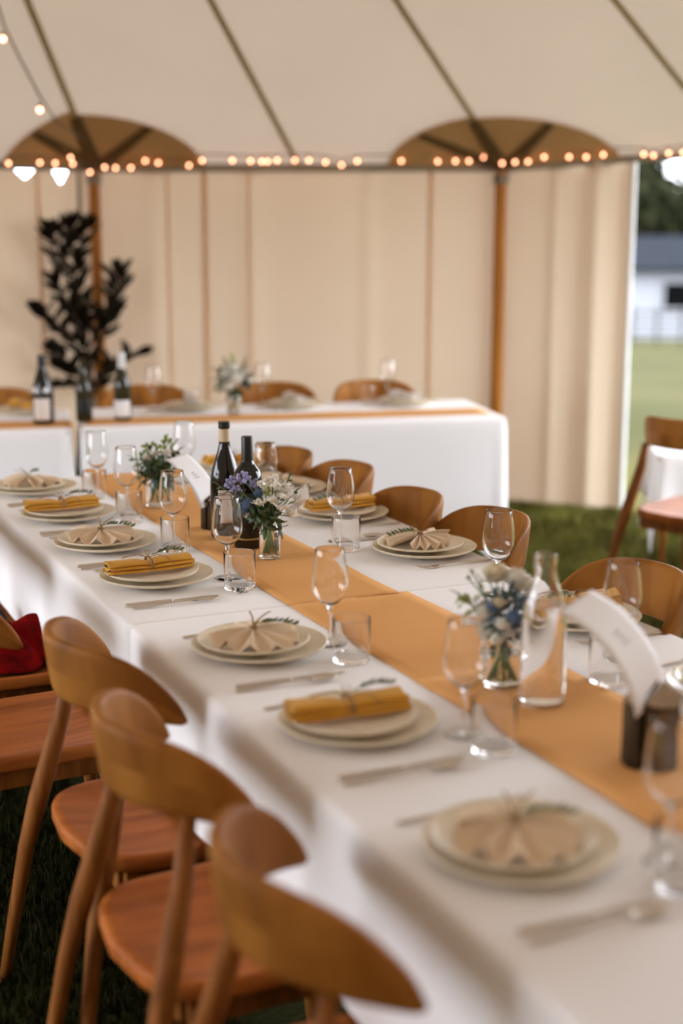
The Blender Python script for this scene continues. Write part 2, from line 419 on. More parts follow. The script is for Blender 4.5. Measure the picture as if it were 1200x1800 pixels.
# reinforcement patches at the pole heads
def patch(P, prv, nxt, ra, rb, off=.02):
    s = MB()
    for (q, sg) in ((prv, -1), (nxt, 1)):
        e = (q - P); e = e.normalized(); nin = roof_normal_in(P, q)
        up = nin.cross(e).normalized()
        if up.z < 0: up = -up
        # edges of the half facet: along the eave and along the ridge to the apex
        t = (APEX - P).normalized()
        ang = math.acos(max(-1, min(1, t.dot(e))))
        def fn(u, v):
            th = ang * v
            r = 1 / sqrt((cos(th) / ra) ** 2 + (sin(th) / rb) ** 2) * u
            return P + e * (r * cos(th)) + up * (r * sin(th)) + nin * off
        s.grid(fn, 8, 20)
        th_ = MB()
        th = ang * .52; r = 1 / sqrt((cos(th) / ra) ** 2 + (sin(th) / rb) ** 2)
        p0 = P + nin * (off + .008); p1 = P + (e * cos(th) + up * sin(th)) * r * .97 + nin * (off + .008)
        dd = (p1 - p0).normalized(); ss = dd.cross(nin).normalized()
        th_.grid(lambda u, v: p0 + (p1 - p0) * u + ss * ((.045 - .022 * u) * cos(2 * pi * v)) + nin * (.004 * sin(2 * pi * v)), 8, 8, cv=True)
        th_.build('patch_strap', M['patchstrap'], roof)
    t = (APEX - P).normalized(); nin = (roof_normal_in(P, prv) + roof_normal_in(P, nxt)).normalized(); ss = t.cross(nin).normalized()
    c_ = MB(); p0 = P + nin * (off + .014); p1 = p0 + t * rb * .97
    c_.grid(lambda u, v: p0 + (p1 - p0) * u + ss * ((.05 - .022 * u) * cos(2 * pi * v)) + nin * (.004 * sin(2 * pi * v)), 8, 8, cv=True)
    c_.build('patch_strap', M['patchstrap'], roof)
    return s.build('reinforcement_patch', M['patch'], roof)
patch(PL, LL, PR, .62, .52)
patch(PR, PL, NP, .66, .52)
# eave webbing
for a, b in ((LL, PL), (PL, PR), (PR, NP)):
    s = MB(); a2 = inward(a, .03); b2 = inward(b, .03)
    s.grid(lambda u, v: a2 + (b2 - a2) * u + Vector((0, 0, -.012 + .022 * cos(2 * pi * v))) + Vector((.006 * sin(2 * pi * v), 0, 0)), 14, 8, cv=True)
    s.build('eave_band', M['band'], roof)

# canvas side walls
def wall(name, a, b, folds, seams, nu=120, zt=None, z0=0.005, out=.0, amp=.012):
    a = Vector((a[0], a[1], 0)); b = Vector((b[0], b[1], 0)); d = (b - a); L = d.length; d.normalize(); n = Vector((d.y, -d.x, 0))
    mid = (a + b) / 2; c = Vector((APEX.x, APEX.y, 0)) - mid
    if n.dot(c) < 0: n = -n
    def off(u, z):
        x = u * L; k = 1 - .35 * z / 1.9
        o = 0
        for (fx, w, am) in folds: o += am * exp(-((u - fx) / w) ** 2) * (.35 + .65 * k)
        o += amp * k * (sin(x * 7.3) * .5 + sin(x * 13.1 + 1.3) * .35)
        return o
    w = MB()
    def fn(u, v):
        top = zt(u); z = z0 + (top - z0) * v
        return a + d * (u * L) + n * (off(u, z) - out) + Vector((0, 0, z))
    w.grid(fn, nu, 14)
    o = struct(w.build(name, M['wallcanvas']))
    for (u, ww) in seams:
        s = MB()
        s.grid(lambda p, q: a + d * (u * L + (q - .5) * ww) + n * (off(u, z0 + (zt(u) - z0) * p) - out + .006 + .003 * sin(pi * q)) + Vector((0, 0, z0 + (zt(u) - z0) * p)), 12, 4)
        s.build('wall_seam', M['wallseam'], o, solid=.003)
    return o, a, b, d, n, off
zb = lambda u: 1.90
wall('wall_back', PR, PL, [(.33, .02, .02), (.62, .03, .02), (.86, .03, .025)], [(.18, .022), (.735, .03), (.625, .012), (.825, .012)], zt=zb)
RE = Vector((4.722, 6.482, 0))
wr = wall('wall_right', PR, RE, [(.42, .05, .03), (.58, .06, -.03), (.74, .07, .05), (.9, .05, -.03)], [], zt=lambda u: 1.90 + .035 * u, amp=.006, z0=-.01)
# white edging on the open end of the side wall
t = MB(); e0 = RE + Vector((-.015, .0, .0))
for p in [0]:
    nn = wr[4]
    t.grid(lambda u, v: RE + nn * (-.02) + wr[3] * (.018 * cos(2 * pi * v) ) + nn * (.008 * sin(2 * pi * v)) + Vector((0, 0, .005 + 1.90 * u)), 20, 8, cv=True)
t.build('white_edging', M['trim'], wr[0])
def zl(u):
    # the wall sags from the eave between its ties, leaving two small gaps
    g1 = max(0, 1 - abs(u - .80) / .045) * .085
    g2 = max(0, 1 - abs(u - .897) / .032) * .11
    return 1.90 - g1 - g2
wall('wall_left', LL, PL, [(.55, .03, .03), (.7, .02, .02)], [(.83, .02), (.62, .03)], zt=zl, nu=220)
# unseen sides behind and beside the viewer, added closed to hold back daylight
for a_, b_, nm in ((4, 5, 'wall_unseen_southeast'), (5, 6, 'wall_unseen_east'), (6, 7, 'wall_unseen_front'), (7, 8, 'wall_unseen_south'), (8, 9, 'wall_unseen_west'), (9, 10, 'wall_unseen_southwest'), (11, 0, 'wall_unseen_northwest')):
    wall(nm, ring[a_], ring[b_], [], [], zt=lambda u, p_=ring[a_].z, q_=ring[b_].z: p_ + (q_ - p_) * u)

# poles
def pole(P, label, r=.032):
    p = inward(P, .06); m = MB()
    m.lathe([(0, 0), (r, 0), (r * 1.03, .6), (r, 1.3), (r * .95, P.z - .03), (0, P.z - .03)], 20)
    t = empty('tent_pole', (p.x, p.y, 0))
    tag(t, label, 'tent pole', 'side poles of the tent')
    m.build('pole_shaft', M['pole'], t)
    c = MB(); c.lathe([(0, 0), (r * 1.25, 0), (r * 1.25, .05), (r * .5, .06), (.008, .075), (.008, .1), (0, .1)], 16, (0, 0, P.z - .10)); c.build('pole_tip', M['strap'], t)
    return t
pole(PL, 'round orange-brown wooden tent pole standing behind the dark magnolia foliage')
pole(PR, 'round orange-brown wooden tent pole behind the end of the head table', .034)
# grey strap hanging beside the magnolia
m = MB(); px, py = inward(PL, .10).x - .085, inward(PL, .10).y - .03
m.grid(lambda u, v: (px + .012 * cos(2 * pi * v), py + .004 * sin(2 * pi * v), 1.50 + .46 * u), 8, 8, cv=True)
tag(m.build('webbing_strap', M['strap']), 'flat grey webbing strap hanging down to the dark magnolia foliage', 'strap')

# string lights along the eave
BUL = [(1.627, 7.663, 1.888), (1.811, 7.745, 1.897), (1.903, 7.786, 1.897), (1.999, 7.829, 1.93), (2.012, 7.835, 1.897), (2.118, 7.882, 1.855), (2.21, 7.911, 1.884), (2.264, 7.884, 1.881), (2.34, 7.845, 1.881), (2.412, 7.809, 1.918), (2.477, 7.777, 1.908), (2.629, 7.7, 1.893), (2.694, 7.667, 1.92), (2.844, 7.592, 1.92), (2.934, 7.547, 1.917), (2.99, 7.519, 1.914), (3.018, 7.505, 1.914), (3.066, 7.481, 1.92), (3.153, 7.437, 1.92), (3.223, 7.402, 1.92), (3.304, 7.361, 1.91), (3.383, 7.321, 1.895), (3.461, 7.282, 1.916), (3.677, 7.174, 1.916), (3.856, 7.084, 1.913), (3.942, 7.04, 1.915), (4.009, 7.007, 1.915), (4.078, 6.972, 1.936), (4.172, 6.927, 1.903), (4.221, 6.872, 1.908), (4.27, 6.816, 1.91), (4.329, 6.75, 1.932), (4.42, 6.645, 1.93), (4.482, 6.575, 1.928), (4.543, 6.506, 1.939), (4.686, 6.344, 1.938), (4.72, 6.306, 1.931), (4.773, 6.246, 1.941), (4.821, 6.191, 1.943)]
def bulb_parts(root, P, r, drop=.012):
    b = MB(); b.ball((0, 0, 0), (r, r, r * 1.1), 12, 8); o = b.build('bulb', M['bulb'], root, loc=P)
    k = MB(); k.lathe([(0, 0), (r * .6, 0), (r * .55, .018), (0, .02)], 10, (0, 0, r * .9)); k.build('socket', M['socket'], o)
sl = empty('string_lights', (0, 0, 0))
tag(sl, 'long string of small warm bulbs strung along the eave above the canvas wall', 'string lights')
w = MB(); w.tube([(x, y, z + .030 + .004 * sin(i * 1.7)) for i, (x, y, z) in enumerate(BUL)] + [(5.2, 5.75, 1.99)], .0035, 6); w.build('cable', M['wire'], sl)
for P in BUL: bulb_parts(sl, P, .0085)
s2 = empty('string_lights', (0, 0, 0))
tag(s2, 'string light cable with two glowing bulbs rising steeply towards the roof peak', 'string lights')
w = MB(); pts = [Vector((1.70, 6.50, 1.93)), Vector((1.603, 6.498, 2.026)), Vector((1.54, 6.529, 2.135)), Vector((1.465, 6.565, 2.30)), Vector((1.41, 6.59, 2.43)), Vector((1.393, 6.596, 2.497)), Vector((1.30, 6.56, 2.78)), Vector((.9, 6.0, 3.2)), Vector((0.1, 4.4, 4.3))]
pts[0] = Vector((2.05, 7.72, 2.02))
w.tube([pts[0], *pts[1:]], .0045, 6); w.build('cable', M['wire'], s2)
for P in ((1.536, 6.529, 2.079), (1.40, 6.593, 2.382)): bulb_parts(s2, P, .012)

# ------------------------------------------------------------------ tables: cloths and paper runners
def tablecloth(loc, rz, w, d, h, label, ends=(1, 1), seed=1, drop=.287, amp=1.0, back=0):
    """w along local x, d along local y; ends: fold strength at the two y ends"""
    rn = random.Random(seed); ph = [rn.random() * 6.28 for _ in range(6)]
    hw, hd = w / 2, d / 2; rc = .035; N = []
    def side(x0, y0, x1, y1, nx, ny, k, st):
        L = sqrt((x1 - x0) ** 2 + (y1 - y0) ** 2); c = max(8, int(L / .022))
        for i in range(c): u = i / c; N.append((x0 + (x1 - x0) * u, y0 + (y1 - y0) * u, nx, ny, k, st * min(1, 6 * u * (1 - u) + .15)))
    def corner(cx, cy, a0, st):
        for i in range(9):
            a = a0 + pi / 2 * i / 9; N.append((cx + rc * cos(a), cy + rc * sin(a), cos(a), sin(a), 1, st))
    side(hw, -hd + rc, hw, hd - rc, 1, 0, 0, 1); corner(hw - rc, hd - rc, 0, ends[1])
    side(hw - rc, hd, -hw + rc, hd, 0, 1, 0, ends[1]); corner(-hw + rc, hd - rc, pi / 2, ends[1])
    side(-hw, hd - rc, -hw, -hd + rc, -1, 0, 0, 1); corner(-hw + rc, -hd + rc, pi, ends[0])
    side(-hw + rc, -hd, hw - rc, -hd, 0, -1, 0, ends[0]); corner(hw - rc, -hd + rc, 3 * pi / 2, ends[0])
    n = len(N); s_ = [0]
    for i in range(1, n): s_.append(s_[-1] + sqrt((N[i][0] - N[i - 1][0]) ** 2 + (N[i][1] - N[i - 1][1]) ** 2))
    m = MB(); rings = []
    lev = [(-.30, h), (-.028, h), (-.014, h), (-.006, h - .0015), (0, h - .006), (.003, h - .016)]
    drops = [.04, .07, .11, .16, .21, .26, .31, .36]
    drops = [q * drop / .36 for q in drops]
    cs_ = [(sx_ * hw, sy_ * hd) for sx_ in (-1, 1) for sy_ in (-1, 1)]
    ext = [max(exp(-(sqrt((x - a) ** 2 + (y - b) ** 2) / .13) ** 1.5) for a, b in cs_) for (x, y, *_r) in N]
    def ring_at(offs, z):
        r = []
        for (x, y, nx, ny, *_), o in zip(N, offs):
            m.v.append((x + nx * o, y + ny * o, z)); r.append(len(m.v) - 1)
        rings.append(r)
    for o, z in lev:
        if o < -.1:
            r = []
            for (x, y, nx, ny, *_) in N: m.v.append((x * .85, y * .92, z)); r.append(len(m.v) - 1)
            rings.append(r)
        else: ring_at([o] * n, z)
    for dr in drops:
        q = dr / h; offs = []
        for (x, y, nx, ny, k, st), s in zip(N, s_):
            rip = .55 * (.5 * sin(s * 15 + ph[0] + .6 * sin(s * 4 + ph[1])) + .35 * sin(s * 27 + ph[2]) + .45 * sin(s * 7.3 + ph[3])) * .026 * amp * (q ** 1.4)
            soft = .0012 * sin(s * 9 + ph[4]) * min(1, dr / .06)
            o = .003 + .005 * q + (rip + soft) * st + (k * .075 * q * st if k else 0)
            o = max(o, .004) if st > .5 else o
            offs.append(o)
        r = []
        for (x, y, nx, ny, *_), o, e in zip(N, offs, ext): m.v.append((x + nx * o, y + ny * o, h - dr * (1 - back * max(0, ny)) - .20 * e * (dr / drop) ** 1.5 * (1 - back * max(0, ny)))); r.append(len(m.v) - 1)
        rings.append(r)
    for a, b in zip(rings, rings[1:]):
        for i in range(n): m.f.append((a[i], b[i], b[(i + 1) % n], a[(i + 1) % n]))
    m.f.append(tuple(rings[0]))
    o = m.build('tablecloth', M['cloth']); o.location = loc; o.rotation_euler = (0, 0, rz)
    return tag(o, label, 'tablecloth', 'long white tablecloths')
TZ = .75
def lowcloth():
    # square cloth over a low side table, its corners hanging in points
    m = MB(); a = .30; h = .545; N_ = 96; rings = []
    def sq(t, k=1.0, rc=.06):
        c, s_ = cos(t), sin(t); n = 9
        return a * math.copysign(abs(c) ** (2 / n), c) * k, a * math.copysign(abs(s_) ** (2 / n), s_) * k
    lev = [(0.0, 0), (.5, 0), (.97, 0), (1.0, .004), (1.012, .02), (1.02, .2), (1.035, .5), (1.05, .75), (1.06, 1.0)]
    for k, q in lev:
        if k == 0: m.v.append((0, 0, h)); rings.append([0]); continue
        r = []
        for i in range(N_):
            t = 2 * pi * i / N_; x, y = sq(t, k); cn = max(0, cos(4 * (t - pi / 4))) ** 2.2
            drop = (.26 + .20 * cn) * q; w = 1 + .06 * q * sin(9 * t + 1) + .10 * q * cn
            m.v.append((x * w, y * w, h - drop)); r.append(len(m.v) - 1)
        rings.append(r)
    for p, q in zip(rings, rings[1:]):
        for i in range(N_):
            j = (i + 1) % N_
            m.f.append((p[0], q[i], q[j]) if len(p) == 1 else (p[i], q[i], q[j], p[j]))
    root = empty('side_table', (4.40, 5.30, 0), -R(33))
    tag(root, 'low side table under a white cloth with pointed corners behind the lone chair', 'side table')
    m.build('tablecloth', M['cloth'], root, solid=.002)
    b = MB(); b.box((0, 0, .530), (.57, .57, .025)); b.build('table_top', M['wood_leg'], root, smooth=False)
    for sx in (-1, 1):
        for sy in (-1, 1):
            b = MB(); b.tube([(sx * .25, sy * .25, 0), (sx * .24, sy * .24, .517)], [.014, .018], 10); b.build('leg', M['wood_leg'], root)
XA, XB = .815, 1.835; XC = (XA + XB) / 2; TW = XB - XA
tablecloth((XC, 3.765, 0), 0, TW, 1.834, TZ, 'white tablecloth on the long-table section under the two dark wine bottles', ends=(.25, .6), seed=4)
tablecloth((XC, 1.898, .0006), 0, TW, 1.918, TZ, 'white tablecloth on the long-table section under the water carafe', ends=(.6, .25), seed=11)
HA = atan2(5.297 - 5.742, 3.25 - 1.467); hx, hy = cos(HA), sin(HA); HD = .70
def hp(s, t):   # s along the head table from its gap end, t back from its front edge
    return (1.467 + hx * s - hy * t, 5.742 + hy * s + hx * t)
def folding_table(loc, rz, w, d, label):
    root = empty('folding_table', loc, rz); m = MB(); m.box((0, 0, .7275), (w - .012, d - .012, .038)); m.build('table_top', M['tabletop'], root, smooth=False, bevel=.004)
    for sy in (-1, 1):
        for sx in (-1, 1):
            m = MB(); m.tube([(sx * (w / 2 - .12), sy * (d / 2 - .22), 0), (sx * (w / 2 - .12), sy * (d / 2 - .26), .7085)], .014, 10); m.build('leg', M['tableleg'], root)
        m = MB(); m.tube([(-w / 2 + .12, sy * (d / 2 - .235), .25), (w / 2 - .12, sy * (d / 2 - .235), .25)], .010, 8); m.build('cross_bar', M['tableleg'], root)
    return tag(root, label, 'table', 'folding tables under the white cloths')
folding_table((XC, 3.770, 0), 0, TW, 1.826, 'folding table under the white cloth that carries the wine bottles')
folding_table((XC, 1.892, 0), 0, TW, 1.906, 'folding table under the white cloth that carries the carafe')
c = hp(.919, HD / 2); folding_table((c[0], c[1], 0), HA + pi / 2, HD, 1.838, 'folding table under the head table cloth')
c = hp(-.97, HD / 2); folding_table((c[0], c[1], 0), HA + pi / 2, HD, 1.85, 'folding table under the white cloth beyond the gap')
c = hp(.919, HD / 2); tablecloth((c[0], c[1], 0), HA, 1.838, HD, TZ, 'white tablecloth of the head table with a flower jar and three chairs behind it', ends=(.25, 1), seed=21, amp=.7, drop=.50, back=.43)
c = hp(-.97, HD / 2); tablecloth((c[0], c[1], 0), HA, 1.85, HD, TZ, 'white tablecloth of the table beyond the gap, cut off by the picture edge', ends=(1, .25), seed=23, amp=.7, drop=.50, back=.43)
lowcloth()

def runner(pts, label, z=TZ + .0012, curl=0.0, lift=0.0):
    """paper strip; pts: centre line (x, y, halfwidth vector)"""
    m = MB(); (x0, y0), (x1, y1), hw = pts; dx, dy = x1 - x0, y1 - y0; L = sqrt(dx * dx + dy * dy); nx, ny = -dy / L, dx / L
    rn = random.Random(int(x0 * 1000) + int(y0 * 77)); p = [rn.random() * 6 for _ in range(4)]
    nu = max(12, int(L / .03))
    def fn(u, v):
        q = (v - .5) * 2
        e = max(0, 1 - u * L / .05) ** 2 * curl
        return (x0 + dx * u + nx * hw * q + .002 * sin(u * L * 9 + p[0]) * nx, y0 + dy * u + ny * hw * q + .002 * sin(u * L * 9 + p[0]) * ny,
                z + .0012 + .0007 * sin(u * L * 17 + p[1] + 2 * q) + e + lift * max(0, 1 - u * L / .25) * 1)
    m.grid(fn, nu, 9)
    o = m.build('paper_runner', M['kraft'], solid=.0007)
    return tag(o, label, 'table runner', 'brown kraft paper table runners')
runner(((1.325, 2.842), (1.318, 4.66), .138), 'brown kraft paper runner under the wine bottles, flowers and card at the far table section')
runner(((1.345, 2.19), (1.336, 2.848), .150), 'short middle piece of brown kraft paper runner in front of the blue and white flowers', z=TZ + .001)
runner(((1.340, .96), (1.345, 2.255), .148), 'brown kraft paper runner piece under the carafe and the large white card', z=TZ + .0036)
a = hp(.02, .20); b = hp(1.80, .235); runner(((a[0], a[1]), (b[0], b[1]), .105), 'brown kraft paper runner along the head table')
a = hp(-.045, .17); b = hp(-1.85, .16); runner(((a[0], a[1]), (b[0], b[1]), .105), 'brown kraft paper runner on the table beyond the gap under the largest dark bottle')
# loose end of paper hanging into the gap
m = MB(); a = hp(-.024, .06)
m.grid(lambda u, v: (a[0] + hx * (-.028 + .03 * u + .008 * sin(3 * u)) - hy * (.10 * v) , a[1] + hy * (-.028 + .03 * u) + hx * (.10 * v) - .01 * u, TZ + .006 + .010 * sin(pi * min(1, u * 1.4)) * (1 - u) - .075 * u * u), 10, 5)
o = m.build('paper_scrap', M['kraft'], solid=.0007); tag(o, 'torn end of brown kraft paper drooping into the gap between two white tables', 'paper')

# ------------------------------------------------------------------ chairs
def make_chair():
    root = empty('dining_chair')
    # bent backrest: close to a half circle seen from above, its top edge falling towards the arm ends
    def sp(a, n=1.92):
        c, s = cos(a), sin(a)
        return (-.246 * math.copysign(abs(c) ** (2 / n), c), .231 * math.copysign(abs(s) ** (2 / n), s))
    TM = 1.27
    def zt(t): return .838 - .046 * abs(t * TM) ** 4.2
    def zb_(t): return .713 - .020 * abs(t) ** 3
    m = MB(); NU, NV = 73, 16
    def fn(u, v):
        t = -1 + 2 * u; a = t * TM
        x, y = sp(a); x2, y2 = sp(a + .01); x0, y0 = sp(a - .01)
        tx, ty = x2 - x0, y2 - y0; L = sqrt(tx * tx + ty * ty) or 1; nx, ny = -ty / L, tx / L
        if nx * x + ny * y < 0: nx, ny = -nx, -ny
        th = .0125 * (1 - .35 * abs(t) ** 6); hi, lo = zt(t), zb_(t); hc = (hi + lo) / 2; hh = (hi - lo) / 2
        e = max(0, (abs(t) - .95) / .05); hh *= sqrt(max(.02, 1 - e * e * .9)); th *= sqrt(max(.1, 1 - e * e * .8))
        q = 2 * pi * v; cs, sn = cos(q), sin(q)
        dn = th * math.copysign(abs(cs) ** .55, cs); dz = hh * math.copysign(abs(sn) ** .38, sn)
        lean = (dz + hh) * .14 * (1 - .5 * abs(t)) - .010
        return (x + nx * (dn + lean), y + ny * (dn + lean), hc + dz)
    b = m.grid(fn, NU, NV, cv=True, uv=True)
    m.cap([b + j for j in range(NV)], True); m.cap([b + (NU - 1) * NV + j for j in range(NV)])
    m.build('backrest', M['wood_back'], root)
    # seat
    m = MB(); NS = 48
    def outline(a):
        c, s = cos(a), sin(a); n = 7.0
        x = .205 * math.copysign(abs(c) ** (2 / n), c); y = .205 * math.copysign(abs(s) ** (2 / n), s)
        if x < 0: y *= 1 - .05 * (x / .205) ** 2; x *= 1.0 + .22 * max(0, 1 - (y / .2) ** 2)
        return x, y
    prof = [(0, .433), (.4, .434), (.75, .440), (.93, .449), (.985, .450), (1, .444), (1, .424), (.985, .418), (.8, .417), (0, .417)]
    rings = []
    for k, z in prof:
        if k == 0: m.v.append((0, 0, z)); rings.append([len(m.v) - 1]); continue
        r = []
        for i in range(NS):
            x, y = outline(2 * pi * i / NS); m.v.append((x * k, y * k, z)); r.append(len(m.v) - 1)
        rings.append(r)
    for a, b in zip(rings, rings[1:]):
        for i in range(NS):
            j = (i + 1) % NS
            if len(a) == 1: m.f.append((a[0], b[i], b[j]))
            elif len(b) == 1: m.f.append((a[i], b[0], a[j]))
            else: m.f.append((a[i], b[i], b[j], a[j]))
    m.build('seat', M['wood_seat'], root)
    # apron under the seat
    m = MB()
    for s in (-1, 1): m.box((-.01, s * .165, .393), (.34, .020, .050))
    m.box((.160, 0, .393), (.020, .31, .050)); m.box((-.180, 0, .393), (.020, .31, .050))
    m.build('seat_frame', M['wood_leg'], root, bevel=.003, smooth=False)
    for s in (-1, 1):
        m = MB(); m.tube([(-.312, s * .268, 0), (-.287, s * .248, .16), (-.260, s * .226, .32), (-.236, s * .206, .43), (-.212, s * .190, .52), (-.186, s * .174, .62), (-.172, s * .165, .715)], [.0135, .0165, .0200, .0240, .0235, .0200, .0150], 16, flat=.82)
        m.build('leg', M['wood_leg'], root)
        m = MB(); m.tube([(.215, s * .190, 0), (.195, s * .182, .2), (.178, s * .172, .417)], [.0135, .017, .020], 14)
        m.build('leg', M['wood_leg'], root)
    return root
chair = make_chair()
CH = [
    (.835, 2.572, 3, 'teak chair whose back is overlapped by one other chair, beside the red cloth', 'near'),
    (.800, 2.095, 2, 'teak chair between two others, its back wrapping over the middle seat in the foreground', 'near'),
    (.803, 1.530, -4, 'blurred teak chair cut off by the bottom edge, its curved back closest to the viewer', 'near'),
    (.665, 3.165, 3, 'pulled-out teak chair whose wide seat shows below the red cloth', 'near'),
    (.735, 3.715, 0, 'teak chair with the red cloth dropped on its seat', 'near'),
    (.735, 4.135, 0, 'teak chair with a bare seat just beyond the red cloth', 'near'),
    (.725, 4.615, 0, 'teak chair at the far end of the near-side row, only a seat corner showing', 'near'),
    (1.640, 4.385, 180, 'teak chair directly behind the two wine bottles, first before the head table', 'far'),
    (1.700, 4.045, 178, 'teak chair second from the head table on the far side of the long table', 'far'),
    (1.672, 3.545, 177, 'teak chair behind the mustard napkin and a wine glass, third from the head table', 'far'),
    (1.735, 3.190, 178, 'teak chair behind the oatmeal napkin with a green sprig, fourth from the head table', 'far'),
    (1.722, 2.525, 178, 'large teak chair back behind the leaning white card, cut off by the picture edge', 'far'),
    (3.72, 4.55, 20, 'lone dark teak chair by the open tent side, back turned to the viewer', None),
]
for x, y, a, lab, grp in CH:
    o = place(chair, (x, y, 0), R(a)); tag(o, lab, 'chair', {'near': 'chairs along the near side of the long table', 'far': 'chairs along the far side of the long table'}.get(grp))
for s, lab in ((-.38, 'teak chair behind the head table beyond the gap, beside the tall dark bottle'), (.31, 'teak chair behind the head table, to one side of the white-topped bottle'), (.90, 'teak chair behind the head table, by the flower jar'), (1.40, 'teak chair behind the head table nearest its free end')):
    p = hp(s, .58); o = place(chair, (p[0], p[1], 0), HA - pi / 2 + R(random.uniform(-5, 5))); tag(o, lab, 'chair', 'chairs behind the head table')

# ------------------------------------------------------------------ table settings
def make_plate(name, r, label_h=.02):
    m = MB(); h = .021 if r > .125 else .018
    m.lathe([(0, .0), (r * .55, .0), (r * .60, .003), (r * .78, .008), (r * .98, h - .004), (r, h), (r * .985, h + .0015), (r * .955, h - .001), (r * .76, .0135), (r * .60, .0085), (0, .008)], 64)
    return m.build(name, M['plate'])
big = make_plate('dinner_plate', .137); small = make_plate('side_plate', .112)

def make_wine_glass():
    root = empty('wine_glass')
    m = MB(); t = .0013
    out = [(0, .080), (.007, .082), (.018, .088), (.029, .099), (.0355, .113), (.0375, .127), (.0365, .145), (.0340, .165), (.0310, .185), (.0295, .199)]
    inn_ = [(r - t, z + (.0016 if r < .02 else 0)) for r, z in out[1:]]
    inn_[0] = (.006, .0845)
    m.lathe(out + [(.0289, .2000)] + [(r, z) for r, z in reversed(inn_)] + [(0, .0840)], 40)
    m.build('bowl', M['glass'], root)
    m = MB(); m.lathe([(0, .004), (.0055, .0042), (.0040, .010), (.0033, .025), (.0032, .055), (.0038, .070), (.0060, .0795), (.0062, .0799), (0, .0799)], 20); m.build('stem', M['glass'], root)
    m = MB(); m.lathe([(0, 0), (.0335, 0), (.0345, .0008), (.0335, .0016), (.015, .0028), (.006, .0040), (0, .0040)], 40); m.build('foot', M['glass'], root)
    return root
def make_tumbler():
    root = empty('water_tumbler')
    m = MB(); m.lathe([(.0369, .0112), (.0374, .040), (.0378, .0872), (.0375, .0880), (.0370, .0872), (.0365, .040), (.0360, .0112)], 40)
    m.build('glass_wall', M['glass'], root)
    m = MB(); m.lathe([(0, 0), (.0345, 0), (.0365, .002), (.0370, .010), (.0369, .0112), (.0357, .0112), (.0335, .0098), (0, .0090)], 40)
    m.build('glass_base', M['glass'], root)
    return root
wineg = make_wine_glass(); tumbler = make_tumbler()

def make_knife():
    root = empty('table_knife'); m = MB()
    m.tube([(-.110, 0, .004), (-.106, 0, .0045), (-.06, 0, .0045), (-.002, 0, .0042), (.0, 0, .004)], [.004, .0052, .0048, .0042, .003], 10, flat=.8); m.build('handle', M['steel'], root)
    m = MB(); L = [(-.002, .0035), (.02, .0060), (.06, .0082), (.095, .0080), (.110, .0045), (.1145, .001)]
    m.grid(lambda u, v: (lambda x, w: (x, w * cos(2 * pi * v) + (.001 if x > .01 else 0), .0035 + .0010 * sin(2 * pi * v)))(*L[int(round(u * 5))]), 6, 10, cv=True); m.build('blade', M['steel'], root)
    return root
def make_spoon():
    root = empty('dessert_spoon'); m = MB()
    m.tube([(-.100, 0, .003), (-.096, 0, .0032), (-.05, 0, .0042), (.0, 0, .0065), (.035, 0, .0065), (.052, 0, .0045)], [.0035, .0050, .0042, .0030, .0027, .0035], 10, flat=.55); m.build('handle', M['steel'], root)
    m = MB()
    def fn(u, v):
        a = 2 * pi * v; k = u; x = .075 + .028 * k * cos(a); y = .0165 * k * sin(a) * (1 + .12 * cos(a) * -1)
        return (x, y, .0025 + .0055 * k * k)
    m.grid(fn, 6, 24, cv=True); m.build('bowl', M['steel'], root, solid=.0012)
    return root
def make_fork():
    root = empty('dinner_fork'); m = MB()
    m.tube([(-.105, 0, .003), (-.10, 0, .0032), (-.05, 0, .0045), (0, 0, .0065), (.03, 0, .006), (.045, 0, .004)], [.0035, .0052, .0044, .003, .003, .0055], 10, flat=.5); m.build('handle', M['steel'], root)
    m = MB()
    m.grid(lambda u, v: (.042 + .028 * u, (v - .5) * (.012 + .012 * min(1, u * 1.6)), .0035 - .002 * u), 6, 5)
    for k in range(4):
        y = -.0105 + .007 * k; m.grid(lambda u, v: (.068 + .040 * u, y + (v - .5) * .0040 * (1 - .5 * u), .0016 + .006 * u * u), 6, 2)
    m.build('tines', M['steel'], root, solid=.0014)
    return root
knife, spoon, fork = make_knife(), make_spoon(), make_fork()

